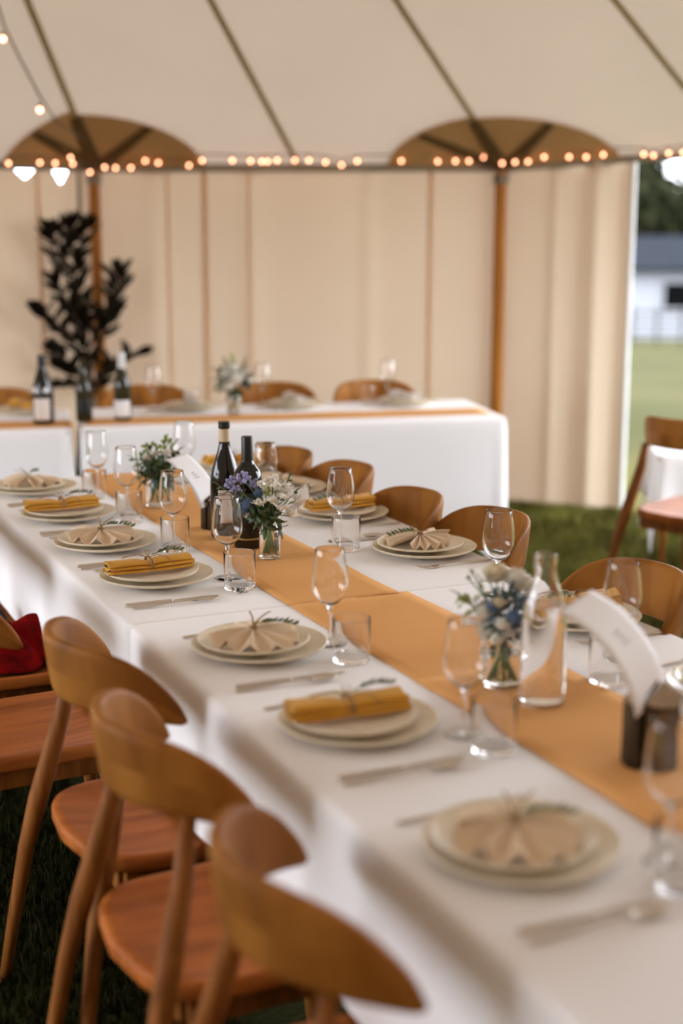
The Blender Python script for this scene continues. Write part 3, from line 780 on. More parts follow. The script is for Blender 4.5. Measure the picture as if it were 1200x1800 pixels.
def make_napkin_roll(seed):
    """mustard napkin folded into a flat roll, tied round the middle with twine; long axis = x"""
    rn = random.Random(seed); root = empty('mustard_napkin'); m = MB(); Lh = .103
    lay = [(.0, .031, .0040, .0), (.0095, .029, .0042, .006), (.0185, .026, .0040, -.004)]
    for k, (z0, hw, hh, sh) in enumerate(lay):
        p = [rn.random() * 6 for _ in range(3)]
        def fn(u, v, z0=z0, hw=hw, hh=hh, sh=sh, p=p):
            x = (u - .5) * 2; e = abs(x); pin = 1 - .20 * exp(-(x / .16) ** 2)
            q = 2 * pi * v; cy, sz = cos(q), sin(q)
            y = hw * math.copysign(abs(cy) ** .7, cy) * pin * (1 + .05 * sin(3 * x + p[0]))
            z = hh * math.copysign(abs(sz) ** .7, sz)
            bulge = .004 * (1 - (cy) ** 2) * (1 - exp(-(x / .25) ** 2))
            wav = .0035 * sin(cy * 5 + p[1]) * e ** 3 * (1 if x < 0 else .6)
            lift = z0 * (1 - .25 * exp(-(x / .2) ** 2))
            return (Lh * x + sh * (x > 0) * .5 + .003 * sin(4 * cy + p[2]) * (e > .9), y, lift + .0048 + z + bulge * (k_ := 1) + wav)
        b = m.grid(fn, 33, 20, cv=True)
        m.cap([b + j for j in range(20)], True); m.cap([b + 32 * 20 + j for j in range(20)])
    m.build('napkin_roll', M['mustard'], root)
    t = MB()
    t.tube([(.001 * sin(6 * a), .0265 * cos(a), .0155 + .0165 * sin(a)) for a in [2 * pi * i / 28 for i in range(29)]], .0019, 6)
    t.tube([(.004 + .001 * sin(6 * a), .0265 * cos(a), .0155 + .0165 * sin(a)) for a in [2 * pi * i / 28 for i in range(29)]], .0019, 6)
    t.tube([(0, -.003, .0325), (.02, -.008, .038), (.04, -.022, .033), (.052, -.034, .018)], .0012, 6)
    t.tube([(0, -.003, .0325), (-.022, .004, .040), (-.050, .012, .036), (-.062, .010, .034)], .0012, 6)
    t.tube([(0, 0, .0325), (.010, .010, .045), (-.006, .012, .046), (0, 0, .033)], .0012, 6)
    t.build('twine', M['twine'], root)
    return root
def make_napkin_fan(seed):
    """oatmeal napkin pleated and pinched in the middle like a bow; pinch axis = x, pleats fan towards -y and +y"""
    rn = random.Random(seed); root = empty('oatmeal_napkin'); m = MB(); NP_ = 6
    for sg, r0, sp in ((-1, .090, 190), (1, .072, 120)):
        ph = rn.random()
        def fn(u, v, sg=sg, r0=r0, sp=sp, ph=ph):
            a = R(sp) * (v - .5); r = .006 + u * r0 * (1 - .05 * sin(v * 9 + ph))
            zig = abs(((v * NP_) % 1) * 2 - 1) ** 1.3; amp = .004 + .034 * u ** .8 * (.75 + .25 * sin(5 * v + ph * 6))
            z = .016 * (1 - u) + .0015 + zig * amp * (1.05 - .35 * u) + .004 * (1 - u)
            return (sin(a) * r * 1.0, sg * cos(a) * r, z)
        m.grid(fn, 12, NP_ * 10 + 1)
    m.build('pleats', M['beige'], root, solid=.0016)
    t = MB()
    for dx in (-.004, 0, .004): t.tube([(dx + .009 * cos(a) * 0, .010 * cos(a), .018 + .014 * sin(a)) for a in [2 * pi * i / 20 for i in range(21)]], .0014, 6)
    t.tube([(0, 0, .031), (.018, .012, .040), (.040, .022, .046), (.055, .030, .047)], .0022, 6, flat=.4)
    t.tube([(0, 0, .031), (.010, .024, .042), (.016, .048, .048)], .0022, 6, flat=.4)
    t.build('twine', M['twine'], root)
    return root
def make_sprig(seed, n=30, L=.085):
    rn = random.Random(seed); root = empty('rosemary_sprig')
    def ax(t): return Vector((t * L, .008 * sin(t * 2.5) + .010 * t * t, .002 + .006 * sin(pi * t)))
    m = MB(); m.tube([ax(i / 10) for i in range(11)], [.0012 - .0007 * i / 10 for i in range(11)], 6); m.build('sprig_stem', M['stem'], root)
    m = MB()
    for i in range(n):
        t = .12 + .88 * i / n; a = i * 2.4; d = Vector((.75, .8 * cos(a), .55 * abs(sin(a)) + .05))
        m.leaf(ax(t), d, (0, -sin(a), cos(a) + .3), .013 + .005 * rn.random(), .0042, .2, 4)
    m.build('needles', M['rosemary'], root)
    return root
rolls = [make_napkin_roll(1), make_napkin_roll(2)]; fans = [make_napkin_fan(3), make_napkin_fan(4)]; sprigs = [make_sprig(5), make_sprig(6)]

T = TZ + .0010
cnt = [0, 0, 0]
def setting(side, x, y, kind, desc, glass=None, tumb=None, parts='BSNGTKOF', rz=0, fan=0, doff=(-.012, 0)):
    """side 0: diners face +x; side 1: diners face -x; desc finishes the sentence '... of/at the <desc>'"""
    sg = 1 if side == 0 else -1; base = 0 if side == 0 else pi; r_ = random.Random(int(y * 1000) + side)
    sd = 'near' if side == 0 else 'far'
    lab = lambda s: s + ' ' + desc
    nk = 'mustard' if kind == 'm' else 'oatmeal'
    if 'B' in parts: tag(place(big, (x, y, T), r_.random() * 6), lab('large cream plate under the %s napkin,' % nk), 'plate', 'cream dinner plates')
    dx, dy = doff
    if 'S' in parts: tag(place(small, (x + dx, y + dy, T + .0135), r_.random() * 6), lab('small cream plate stacked under the %s napkin,' % nk), 'plate', 'cream side plates')
    zt = T + .0135 + .0095
    if 'N' in parts:
        if kind == 'm':
            o = place(rolls[cnt[0] % 2], (x + dx - sg * .008, y + dy, zt + .006), base + rz); cnt[0] += 1
            tag(o, lab('rolled mustard napkin tied with twine,'), 'napkin', 'mustard napkins')
            sp = (x + dx + sg * .004, y + dy + sg * .006, zt + .0345 + .006)
            if 'G' in parts:
                s = place(sprigs[cnt[2] % 2], sp, base + rz + R(4)); cnt[2] += 1; s.rotation_euler = (0, R(3), base + rz + R(4))
                tag(s, lab('green rosemary sprig on the mustard napkin,'), 'herb sprig', 'rosemary sprigs on napkins')
        else:
            o = place(fans[cnt[1] % 2], (x + dx, y + dy, zt), base + fan); cnt[1] += 1
            tag(o, lab('pleated oatmeal napkin pinched with twine,'), 'napkin', 'oatmeal napkins')
            if 'G' in parts:
                a = base + fan + (R(-28))
                s = place(sprigs[cnt[2] % 2], (x + dx, y + dy, zt + .0345), a); cnt[2] += 1; s.rotation_euler = (0, R(6), a)
                tag(s, lab('green rosemary sprig on the oatmeal napkin,'), 'herb sprig', 'rosemary sprigs on napkins')
    j = lambda: r_.uniform(-.006, .006)
    if 'K' in parts: tag(place(knife, (x - sg * .020 + j(), y - sg * .198, T), base + R(r_.uniform(-2, 2))), lab('steel table knife beside the spoon,'), 'knife', 'steel table knives')
    if 'O' in parts: tag(place(spoon, (x - sg * .030 + j(), y - sg * .222, T), base + R(r_.uniform(-2, 2))), lab('steel dessert spoon outside the knife,'), 'spoon', 'steel dessert spoons')
    if 'F' in parts: tag(place(fork, (x - sg * .008, y + sg * .150, T), base + R(r_.uniform(-3, 3))), lab('steel fork behind the plate,' if side == 0 else 'steel fork in front of the plate,'), 'fork', 'steel dinner forks')
    if glass: tag(place(wineg, (glass[0], glass[1], T + (.003 if glass[0] > 1.19 and glass[0] < 1.5 else 0)), r_.random() * 6), lab('clear stemmed wine glass'), 'wine glass', 'clear wine glasses')
    if tumb: tag(place(tumbler, (tumb[0], tumb[1], T + (.003 if 1.19 < tumb[0] < 1.495 else 0)), r_.random() * 6), lab('clear straight water tumbler'), 'tumbler', 'clear water tumblers')

setting(0, .978, 4.449, 'b', 'first near-side setting from the head table', (1.155, 4.336), (1.125, 4.262), fan=R(80))
setting(0, .978, 4.008, 'm', 'second near-side setting from the head table', (1.148, 3.985), (1.122, 3.877), rz=R(2))
setting(0, .973, 3.594, 'b', 'third near-side setting from the head table', (1.146, 3.545), (1.128, 3.478), fan=R(10))
setting(0, .985, 3.187, 'm', 'fourth near-side setting from the head table', (1.150, 3.142), (1.142, 3.040), rz=R(3))
setting(0, 1.000, 2.557, 'b', 'near-side setting just past the tablecloth joint', (1.150, 2.545), (1.142, 2.425), fan=R(6))
setting(0, .990, 2.077, 'm', 'near-side setting second closest to the viewer', (1.140, 1.975), (1.146, 1.890), rz=R(-3))
setting(0, .983, 1.544, 'b', 'blurred near-side setting closest to the viewer', (1.150, 1.437), (1.120, 1.372), fan=R(4))
setting(1, 1.695, 4.545, 'm', 'first far-side setting from the head table', (1.462, 4.39), None, parts='BSN')
setting(1, 1.700, 4.115, 'b', 'second far-side setting from the head table', (1.545, 3.885), (1.598, 3.768), fan=R(80), parts='BSNKO')
setting(1, 1.700, 3.678, 'm', 'third far-side setting from the head table', (1.566, 3.395), (1.538, 3.300), rz=R(4))
setting(1, 1.707, 3.182, 'b', 'fourth far-side setting from the head table', (1.660, 2.735), None, fan=R(12))
setting(1, 1.700, 2.470, 'm', 'far-side setting behind the leaning white card', (1.622, 2.205), (1.520, 2.100), rz=R(5))
setting(1, 1.705, 1.945, 'b', 'far-side setting cut off by picture edge', None, None, fan=R(10), parts='BSNGK')
def crumb(x, y, lab, seed):
    m = MB(); rn = random.Random(seed)
    for i in range(9):
        a = rn.random() * 6.28; m.leaf((x + rn.uniform(-.006, .006), y + rn.uniform(-.005, .005), TZ + .002 + rn.random() * .003), (cos(a), sin(a), .35), (0, 0, 1), .010, .004, .2, 4)
    tag(m.build('herb_leaf', M['rosemary'], solid=.0004), lab, 'herb leaf', 'dropped green herb leaves')
crumb(1.129, 2.990, 'tiny dark green herb leaf dropped in front of the tumbler before the tablecloth joint', 4)
crumb(1.120, 3.400, 'tiny green herb leaf dropped beside the tumbler, third near-side setting', 5)

# head table things
for i, (s, k) in enumerate(((.50, 'w'), (.98, 'w'), (1.50, 'w'), (-.24, 'm'))):
    p = hp(s, .53); nm = ('beside the white-topped bottle', 'by the flower jar', 'nearest the free end', 'beyond the gap')[i]
    tag(place(big, (p[0], p[1], T), i), 'large cream plate on the head table ' + nm, 'plate', 'cream dinner plates')
    tag(place(small, (p[0], p[1], T + .0135), i), 'small cream plate stacked on the head table ' + nm, 'plate', 'cream side plates')
    o = place(rolls[i % 2], (p[0], p[1], T + .029), HA + R(90 + 10 * i))
    if k == 'w':
        o2 = o
        for ch in children_of(o2):
            if ch.name.startswith('napkin_roll'):
                ch.data = ch.data.copy(); ch.data.materials[0] = M['whitenap']
        o.name = 'ivory_napkin'
    tag(o, ('rolled ivory napkin' if k == 'w' else 'rolled mustard napkin') + ' on the head table plate ' + nm, 'napkin', 'napkins on the head table')
for x, y, lab in ((1.925, 6.20, 'wine glass on the head table between the white-topped bottle and the tumbler'), (2.428, 6.124, 'wine glass on the head table just past the flower jar'), (3.022, 6.020, 'wine glass on the head table nearest its free end')):
    tag(place(wineg, (x, y, T), 0), lab, 'wine glass', 'clear wine glasses')
for x, y, lab in ((2.09, 6.16, 'water tumbler on the head table beside the flower jar'), (2.90, 5.99, 'water tumbler on the head table nearest its free end')):
    tag(place(tumbler, (x, y, T), 0), lab, 'tumbler', 'clear water tumblers')

# ------------------------------------------------------------------ bottles, carafe, vases
def bottle(loc, prof, glassmat, label, cat='wine bottle', caps=(), lab=None, rz=0, group=None, extra=None):
    root = empty('wine_bottle', loc, rz)
    m = MB(); m.lathe(prof, 40); m.build('bottle_body', glassmat, root)
    for nm, p, mt in caps:
        c_ = MB(); c_.lathe(p, 32); c_.build(nm, mt, root)
    if lab:   # (r, z0, z1, half angle, material)
        r, z0, z1, ha, mt = lab; c_ = MB()
        c_.grid(lambda u, v: (r * cos(-pi / 2 + ha * (2 * u - 1)), r * sin(-pi / 2 + ha * (2 * u - 1)), z0 + (z1 - z0) * v), 20, 6); c_.build('paper_label', mt, root, solid=.0006)
    if extra: extra(root)
    return tag(root, label, cat, group)
BUR = [(0, .004), (.030, 0), (.038, .002), (.0405, .008), (.0405, .150), (.0395, .168), (.035, .190), (.0265, .215), (.0185, .238), (.0148, .255), (.0140, .290), (.0150, .300), (.0150, .312), (0, .312)]
ZR = TZ + .0035
bottle((1.303, 3.572, ZR), BUR, M['darkglass'], 'tallest dark wine bottle with cream foil neck and black top, by the white card', rz=-YAW + R(28),
       caps=[('foil_neck', [(.0144, .262), (.0152, .262), (.0146, .300), (.0146, .3005)], M['foil']), ('foil_top', [(.0152, .299), (.0160, .299), (.0160, .313), (.0145, .3155), (0, .3155)], M['capsule'])],
       lab=(.0409, .045, .135, R(50), M['label']), group='wine bottles on the long table')
BOR = [(0, .004), (.030, 0), (.0365, .002), (.0380, .007), (.0380, .180), (.0370, .192), (.031, .207), (.0205, .220), (.0150, .232), (.0140, .245), (.0140, .292), (0, .292)]
bottle((1.312, 3.425, ZR), BOR, M['darkglass'], 'shorter black-topped dark wine bottle half hidden behind lilac flowers', rz=-YAW,
       caps=[('black_capsule', [(.0142, .225), (.0152, .225), (.0148, .292), (.0138, .2950), (0, .2950)], M['capsule'])], lab=(.0384, .060, .15, R(70), M['capsule']),
       extra=lambda r: (lambda q: q.build('gold_band', M['gold'], r))((lambda q: (q.lathe([(.0381, .026), (.0386, .026), (.0386, .030), (.0381, .030)], 32), q)[1])(MB())), group='wine bottles on the long table')
CHA = [(0, .004), (.034, 0), (.043, .003), (.0445, .010), (.0445, .125), (.042, .150), (.034, .185), (.024, .215), (.0165, .245), (.0150, .262), (.0165, .268), (.0165, .275), (.0150, .290), (0, .292)]
def roundels(root):
    for a in (-35, 28):
        q = MB(); q.grid(lambda u, v: (.0425 * cos(R(-90 + a)) + .012 * u * cos(2 * pi * v) * -sin(R(-90 + a)) + .001 * cos(R(-90 + a)), .0425 * sin(R(-90 + a)) + .012 * u * cos(2 * pi * v) * cos(R(-90 + a)) + .001 * sin(R(-90 + a)), .146 + .012 * u * sin(2 * pi * v)), 4, 16, cv=True)
        q.build('round_sticker', M['whitefoil'], root, solid=.003)
bottle((1.363, 5.950, ZR), CHA, M['darkglass'], 'largest dark sparkling wine bottle with pale label on the table beyond the gap', rz=-YAW, caps=[('foil_neck', [(.0170, .243), (.0178, .243), (.0178, .276), (.0160, .292), (0, .294)], M['capsule'])], lab=(.0449, .020, .112, R(48), M['label']), extra=roundels, group='bottles on the head table')
BO2 = [(r * .88, z * .93) for r, z in BOR]
bottle((1.536, 5.945, ZR), [(r, z) for r, z in BUR[:-3]] and [(r * .86, z * .86) for r, z in BUR], M['greenglass'], 'brownish-green bottle without pale label, just right of the table gap', rz=-YAW, lab=(.0353, .03, .10, R(60), M['capsule']), group='bottles on the head table')
bottle((1.700, 5.925, ZR), [(r * .92, z * .92) for r, z in BUR], M['greenglass'], 'white-topped wine bottle with white label in front of the tent pole', rz=-YAW,
       caps=[('white_capsule', [(.0136, .225), (.0165, .225), (.0170, .286), (.015, .2895), (0, .2895)], M['whitefoil'])], lab=(.0377, .016, .088, R(62), M['whitefoil']), group='bottles on the head table')

def vessel(name, loc, out, t, label, cat, water=None, base=.006, group=None):
    """glass vessel with inside wall, and water"""
    root = empty(name, loc); m = MB()
    inn_ = [(max(.002, r - t), z) for r, z in out if z > base + .001]
    m.lathe([(0, 0)] + out + [(inn_[-1][0], out[-1][1])] + list(reversed(inn_[:-1])) + [(inn_[0][0] * .9, base), (0, base)], 48)
    m.build('glass_wall', M['glass'], root)
    if water:
        w_ = MB(); pr = [(0, base + .0004), (inn_[0][0] * .9, base + .0004)]
        for (r, z) in inn_:
            if z < water: pr.append((r - .0004, z)); last = r
        pr += [(last - .0004, water), (0, water)]
        w_.lathe(pr, 48); w_.build('water', M['water'], root)
    return tag(root, label, cat, group)
vessel('water_carafe', (1.338, 2.045, ZR + .001), [(.034, 0), (.0395, .003), (.0410, .010), (.0410, .135), (.0400, .160), (.0355, .190), (.0270, .215), (.0205, .232), (.0185, .243), (.0195, .247), (.0200, .270), (.0190, .274)], .0028, 'clear glass carafe full of water standing beside the blue and white flowers', 'carafe', water=.185)
vessel('flower_jar', (1.318, 3.290, ZR), [(.022, 0), (.0265, .002), (.0275, .008), (.0275, .055), (.025, .075), (.019, .092), (.0170, .100), (.0190, .106), (.0185, .110)], .0022, 'small clear glass bottle holding lilac, blue and white flowers by the dark bottles', 'vase', water=.070)
vessel('flower_jar', (1.270, 4.060, ZR), [(.034, 0), (.0390, .002), (.0405, .008), (.0405, .075), (.036, .090), (.0345, .098), (.0365, .102), (.0360, .106)], .0022, 'clear glass jar holding the far green-white flowers behind the smaller card', 'vase', water=.060)
vessel('flower_jar', (1.325, 2.160, ZR + .002), [(.030, 0), (.0350, .002), (.0365, .008), (.0365, .085), (.031, .100), (.0290, .108), (.0310, .112), (.0305, .115)], .0022, 'clear glass jar under the large blue and white flowers beside the carafe', 'vase', water=.065)
vessel('flower_jar', (2.200, 5.900, ZR), [(.026, 0), (.0310, .002), (.032, .008), (.032, .075), (.028, .090), (.0265, .100), (.029, .106), (.0285, .110)], .0022, 'glass jar holding white flowers on the head table', 'vase', water=.075)

# ------------------------------------------------------------------ flowers
def rose(root, c, r, mt, seed, lean=(0, 0)):
    rn = random.Random(seed); m = MB(); c = Vector(c)
    m.ball(c, (r * .42, r * .42, r * .5), 10, 7)
    for ring, (n, rr, hh, op) in enumerate(((4, .50, .95, .15), (5, .75, .9, .45), (6, 1.0, .75, .85))):
        for i in range(n):
            a0 = 2 * pi * (i + .5 * ring) / n + rn.random() * .3; w = 2 * pi / n * .72
            def fn(u, v):
                a = a0 + (v - .5) * 2 * w * (.35 + .65 * sin(pi * (.15 + .75 * u)))
                q = r * (.18 + (rr - .18) * (u ** .6)) * (1 + .12 * op * u * u); z = -r * .55 + r * (hh + .45) * u - r * op * .35 * u ** 3 - r * .1 * (2 * v - 1) ** 2 * u
                return (c.x + q * cos(a) + lean[0] * z, c.y + q * sin(a) + lean[1] * z, c.z + z)
            m.grid(fn, 6, 6)
    m.build('rose_bloom', mt, root, solid=.0008)
def small_bloom(root, c, r, mt, seed, name='blossom'):
    rn = random.Random(seed); m = MB(); c = Vector(c)
    for i in range(7):
        a = 2 * pi * i / 7 + rn.random(); e = rn.uniform(.1, .9)
        m.leaf(c, (cos(a), sin(a), e), (-cos(a) * e, -sin(a) * e, 1), r * 1.15, r * .8, -.2, 5)
    m.ball(c + Vector((0, 0, r * .12)), r * .22, 8, 6)
    m.build(name, mt, root, solid=.0006)
def thistle(root, c, r, seed, mt=None):
    rn = random.Random(seed); m = MB(); c = Vector(c); m.ball(c, r * .62, 12, 8)
    for i in range(70):
        z = 1 - 2 * (i + .5) / 70; a = i * 2.4; q = sqrt(1 - z * z); d = Vector((q * cos(a), q * sin(a), z)); s = d.orthogonal().normalized() * r * .10; s2 = d.cross(s)
        p = c + d * r * .55; e = c + d * r * (1 + .12 * rn.random()); m.add([p + s, p - s * .5 + s2, p - s * .5 - s2, e], [(0, 1, 3), (1, 2, 3), (2, 0, 3)])
    m.build('thistle_head', mt or M['blue'], root)
def cluster(root, c, r, n, br, mt, seed, name):
    rn = random.Random(seed); m = MB(); c = Vector(c)
    for i in range(n):
        d = Vector((rn.gauss(0, 1), rn.gauss(0, 1), rn.gauss(0, 1))).normalized() * r * rn.random() ** .5
        m.ball(c + d, br * rn.uniform(.7, 1.2), 7, 5)
    m.build(name, mt, root)
def spray(root, p0, p1, n, L, W, mt, seed, name='leaf_spray'):
    rn = random.Random(seed); m = MB(); p0, p1 = Vector(p0), Vector(p1); d = (p1 - p0)
    mid = (p0 + p1) / 2 + Vector((rn.uniform(-.01, .01), rn.uniform(-.01, .01), .01))
    cv = lambda t: p0 * (1 - t) ** 2 + mid * 2 * t * (1 - t) + p1 * t * t
    m.tube([cv(i / 6) for i in range(7)], .0011, 5)
    for i in range(n):
        t = .3 + .7 * (i + .5) / n; a = rn.random() * 6.28 if i < n - 1 else 0
        o = d.normalized().orthogonal().normalized(); o.rotate(Matrix.Rotation(i * 2.4 + rn.random() * .6, 3, d.normalized()))
        m.leaf(cv(t), d.normalized() * .6 + o, d.normalized() - o * .5, L * rn.uniform(.8, 1.15), W, .2, 5)
    m.leaf(p1, d.normalized(), (0, 0, 1), L, W, .2, 5)
    m.build(name, mt, root, solid=.0004)
def stems(root, tops, zb, rb, seed):
    rn = random.Random(seed); m = MB()
    for i, t in enumerate(tops):
        a = i * 2.4; t = Vector(t); b = Vector((rb * cos(a), rb * sin(a), zb)); nk = Vector((rb * .55 * cos(a + 2.6), rb * .55 * sin(a + 2.6), .105))
        m.tube([b, b.lerp(nk, .5), nk, nk.lerp(t, .5) + Vector((0, 0, .006)), t], .0015, 6)
    m.build('stems', M['stem'], root)
def bouquet(loc, s, items, label, seed, rb=.014, zb=.012, zc=.15):
    """items: (kind, right, up above table, size, depth); s scales the picture offsets"""
    root = empty('bouquet', loc, -YAW); rn = random.Random(seed); tops = []; k = 0
    for it in items:
        kd, x, z, sz = it[:4]; y = it[4] if len(it) > 4 else rn.uniform(-.03, .03); P = (x, y, z); k += 1; sd = seed * 50 + k
        if kd == 'rose': rose(root, P, sz, M['white'], sd); tops.append((x, y, z - sz * .4))
        elif kd == 'cream': rose(root, P, sz, M['cream'], sd); tops.append((x, y, z - sz * .4))
        elif kd == 'bloom': small_bloom(root, P, sz, M['white'], sd); tops.append(P)
        elif kd == 'thistle': thistle(root, P, sz, sd); tops.append(P)
        elif kd == 'dusty': spray(root, (x * .3, y * .3, .12), P, 7, sz * 1.6, sz * .9, M['bluegreen'], sd)
        elif kd == 'lilac': cluster(root, P, sz, 26, sz * .26, M['lilac'], sd, 'statice_head'); tops.append(P)
        elif kd == 'freesia': cluster(root, P, sz, 12, sz * .35, M['white'], sd, 'white_bud_cluster'); tops.append(P)
        elif kd == 'buds': cluster(root, P, sz, 5, sz * .42, M['palegreen'], sd, 'green_bud_cluster'); tops.append(P)
        elif kd == 'leaf': spray(root, (x * .25, y * .25, .11), P, 8, sz, sz * .38, M['leaf'], sd)
        elif kd == 'pale': spray(root, (x * .25, y * .25, .11), P, 5, sz, sz * .55, M['palegreen'], sd)
    stems(root, tops, zb, rb, seed)
    return tag(root, label, 'bouquet', 'small bouquets in glass jars')
def pxl(cx, base, k, lst):   # picture offsets (px) to metres in the bouquet's own frame
    return [(a, (x - cx) * k, (base - y) * k, s, *r) for a, x, y, s, *r in lst]
bouquet((1.318, 3.290, ZR), 1, pxl(471, 983, .00140, [
    ('lilac', 402, 846, .017, .0), ('lilac', 424, 838, .018, .01), ('lilac', 442, 848, .014, .02), ('lilac', 414, 856, .013, -.01), ('leaf', 384, 852, .030, .0), ('leaf', 398, 868, .028, -.02), ('leaf', 415, 872, .026, -.03),
    ('thistle', 432, 880, .020, -.03), ('thistle', 452, 862, .015, -.01), ('dusty', 440, 895, .020, -.02), ('freesia', 462, 850, .018, .01), ('freesia', 478, 842, .016, .02), ('rose', 497, 858, .024, .02), ('bloom', 456, 880, .022, -.04),
    ('bloom', 494, 890, .030, -.03), ('bloom', 510, 905, .026, -.01), ('bloom', 478, 876, .020, -.04), ('bloom', 520, 880, .018, .02), ('leaf', 505, 842, .026, .02), ('leaf', 515, 868, .024, .03), ('leaf', 455, 912, .03, -.03), ('leaf', 470, 905, .032, -.04),
    ('leaf', 485, 910, .028, -.03), ('pale', 470, 862, .024, -.02), ('thistle', 425, 893, .015, -.03), ('leaf', 448, 900, .034, -.04), ('leaf', 466, 922, .034, -.03), ('leaf', 488, 925, .03, -.02), ('freesia', 486, 850, .014, .0), ('bloom', 502, 872, .026, -.02), ('leaf', 460, 893, .03, -.02), ('leaf', 475, 897, .03, .02), ('bloom', 430, 905, .018, -.02)]), 'small bouquet with lilac statice, blue thistle and white blooms before the dark bottles', 3, rb=.013)
bouquet((1.270, 4.060, ZR), 1, pxl(272, 892, .00168, [
    ('buds', 250, 790, .014), ('buds', 268, 782, .014), ('buds', 290, 774, .014), ('pale', 282, 782, .03), ('pale', 300, 784, .028), ('buds', 300, 798, .013), ('bloom', 252, 808, .020, -.02), ('bloom', 268, 800, .022, -.02), ('bloom', 288, 798, .020, -.02), ('rose', 258, 812, .020, -.01),
    ('leaf', 238, 806, .036), ('leaf', 245, 822, .036), ('leaf', 262, 826, .040, -.03), ('leaf', 280, 820, .040, -.03), ('leaf', 296, 830, .038, -.02), ('leaf', 306, 815, .034), ('dusty', 272, 835, .024, -.03), ('dusty', 292, 842, .024, -.03), ('leaf', 240, 838, .04, -.01), ('leaf', 250, 842, .04, -.02), ('leaf', 275, 838, .044, -.04), ('leaf', 302, 800, .036, .02), ('buds', 244, 800, .013, .0), ('buds', 280, 790, .014, .0), ('leaf', 268, 812, .036, -.03), ('leaf', 265, 850, .034, -.03), ('leaf', 285, 852, .034, -.02), ('leaf', 255, 795, .03, .03), ('leaf', 308, 840, .03)]),
    'green-white bouquet with pale buds and dark leaves behind the smaller card', 5, rb=.022)
bouquet((1.325, 2.160, ZR + .002), 1, pxl(866, 1212, .00097, [
    ('cream', 855, 1003, .026, .03), ('rose', 888, 1010, .026, .02), ('rose', 905, 1022, .022, .03), ('rose', 828, 1064, .024, -.02), ('cream', 852, 1044, .015, -.03), ('rose', 860, 1080, .020, -.04), ('rose', 832, 1096, .022, -.02), ('rose', 850, 1112, .020, -.03), ('bloom', 806, 1104, .022, .0), ('rose', 872, 1100, .018, -.03), ('bloom', 842, 1015, .022, .02), ('bloom', 870, 1016, .024, .04),
    ('thistle', 842, 1050, .018, -.03), ('thistle', 880, 1066, .020, -.045), ('thistle', 846, 1072, .014, -.03), ('dusty', 876, 1030, .018, -.01), ('dusty', 900, 1036, .020, -.01), ('dusty', 850, 1036, .016, -.02), ('thistle', 902, 1046, .015, -.02), ('dusty', 890, 1100, .020, -.03), ('dusty', 845, 1085, .02, -.03), ('dusty', 900, 1080, .02, -.02),
    ('pale', 795, 1042, .030, -.01), ('pale', 784, 1036, .026, -.01), ('buds', 806, 990, .006, .01), ('buds', 798, 1003, .005, .01), ('pale', 822, 1008, .016, .01), ('leaf', 872, 1124, .026, -.02), ('leaf', 850, 1130, .024, -.02)]),
    'large blue and white bouquet beside the water carafe', 7, rb=.020)
bouquet((2.200, 5.900, ZR), 1, pxl(409, 731, .00252, [
    ('rose', 398, 664, .034), ('rose', 416, 668, .036, -.03), ('rose', 408, 652, .032), ('bloom', 430, 662, .032), ('rose', 402, 682, .030, -.03), ('leaf', 384, 664, .06), ('leaf', 388, 680, .05), ('leaf', 438, 662, .055), ('leaf', 425, 648, .05), ('leaf', 398, 646, .05), ('pale', 408, 640, .045), ('dusty', 430, 680, .04), ('leaf', 412, 694, .05, -.03), ('bloom', 440, 674, .024)]),
    'white rose bouquet in a jar on the head table', 9, rb=.016)

# ------------------------------------------------------------------ cards in wooden blocks
def card_block(loc, rz, r, h, seed, label):
    """a stubby branch cut with a slot; slot runs along local y"""
    root = empty('card_holder', loc, rz); rn = random.Random(seed); ph = [rn.random() * 6 for _ in range(3)]
    J = lambda a: 1 + .035 * sin(3 * a + ph[0]) + .025 * sin(7 * a + ph[1]) + .012 * sin(15 * a + ph[2])
    n = 40
    for sg in (-1, 1):
        m = MB(); top = MB()
        def pt(a, k):
            x = max(.0035, r * J(a + (0 if sg > 0 else pi)) * cos(a) * k); y = r * J(a + (0 if sg > 0 else pi)) * sin(a) * k
            return (sg * x, sg * y)
        zs = [0, .03, .06, h * .8, h]
        A = [-pi / 2 + pi * i / n for i in range(n + 1)]
        hh = h if sg < 0 else h * 1.0
        rings = []
        for z in zs:
            z = z if sg < 0 else z
            b = len(m.v)
            for a in A:
                x, y = pt(a, 1); zz = z if z < h else h - .014 * (abs(x) / r) + .006 * (y / r)
                m.v.append((x, y, zz))
            rings.append(list(range(b, b + n + 1)))
        for q, w_ in zip(rings, rings[1:]):
            for i in range(n): m.f.append((q[i], q[i + 1], w_[i + 1], w_[i]) if sg > 0 else (q[i], w_[i], w_[i + 1], q[i + 1]))
            m.f.append((q[n], q[0], w_[0], w_[n]))
        m.f.append(tuple(rings[0]))
        m.build('bark_side', M['bark'], root)
        top.v = [m.v[i] for i in rings[-1]]; top.v = [(x, y, z + .0002) for x, y, z in top.v]; top.f = [tuple(range(n + 1))]
        top.build('cut_face', M['cutwood'], root, smooth=False)
    return tag(root, label, 'card holder', 'bark card holders')
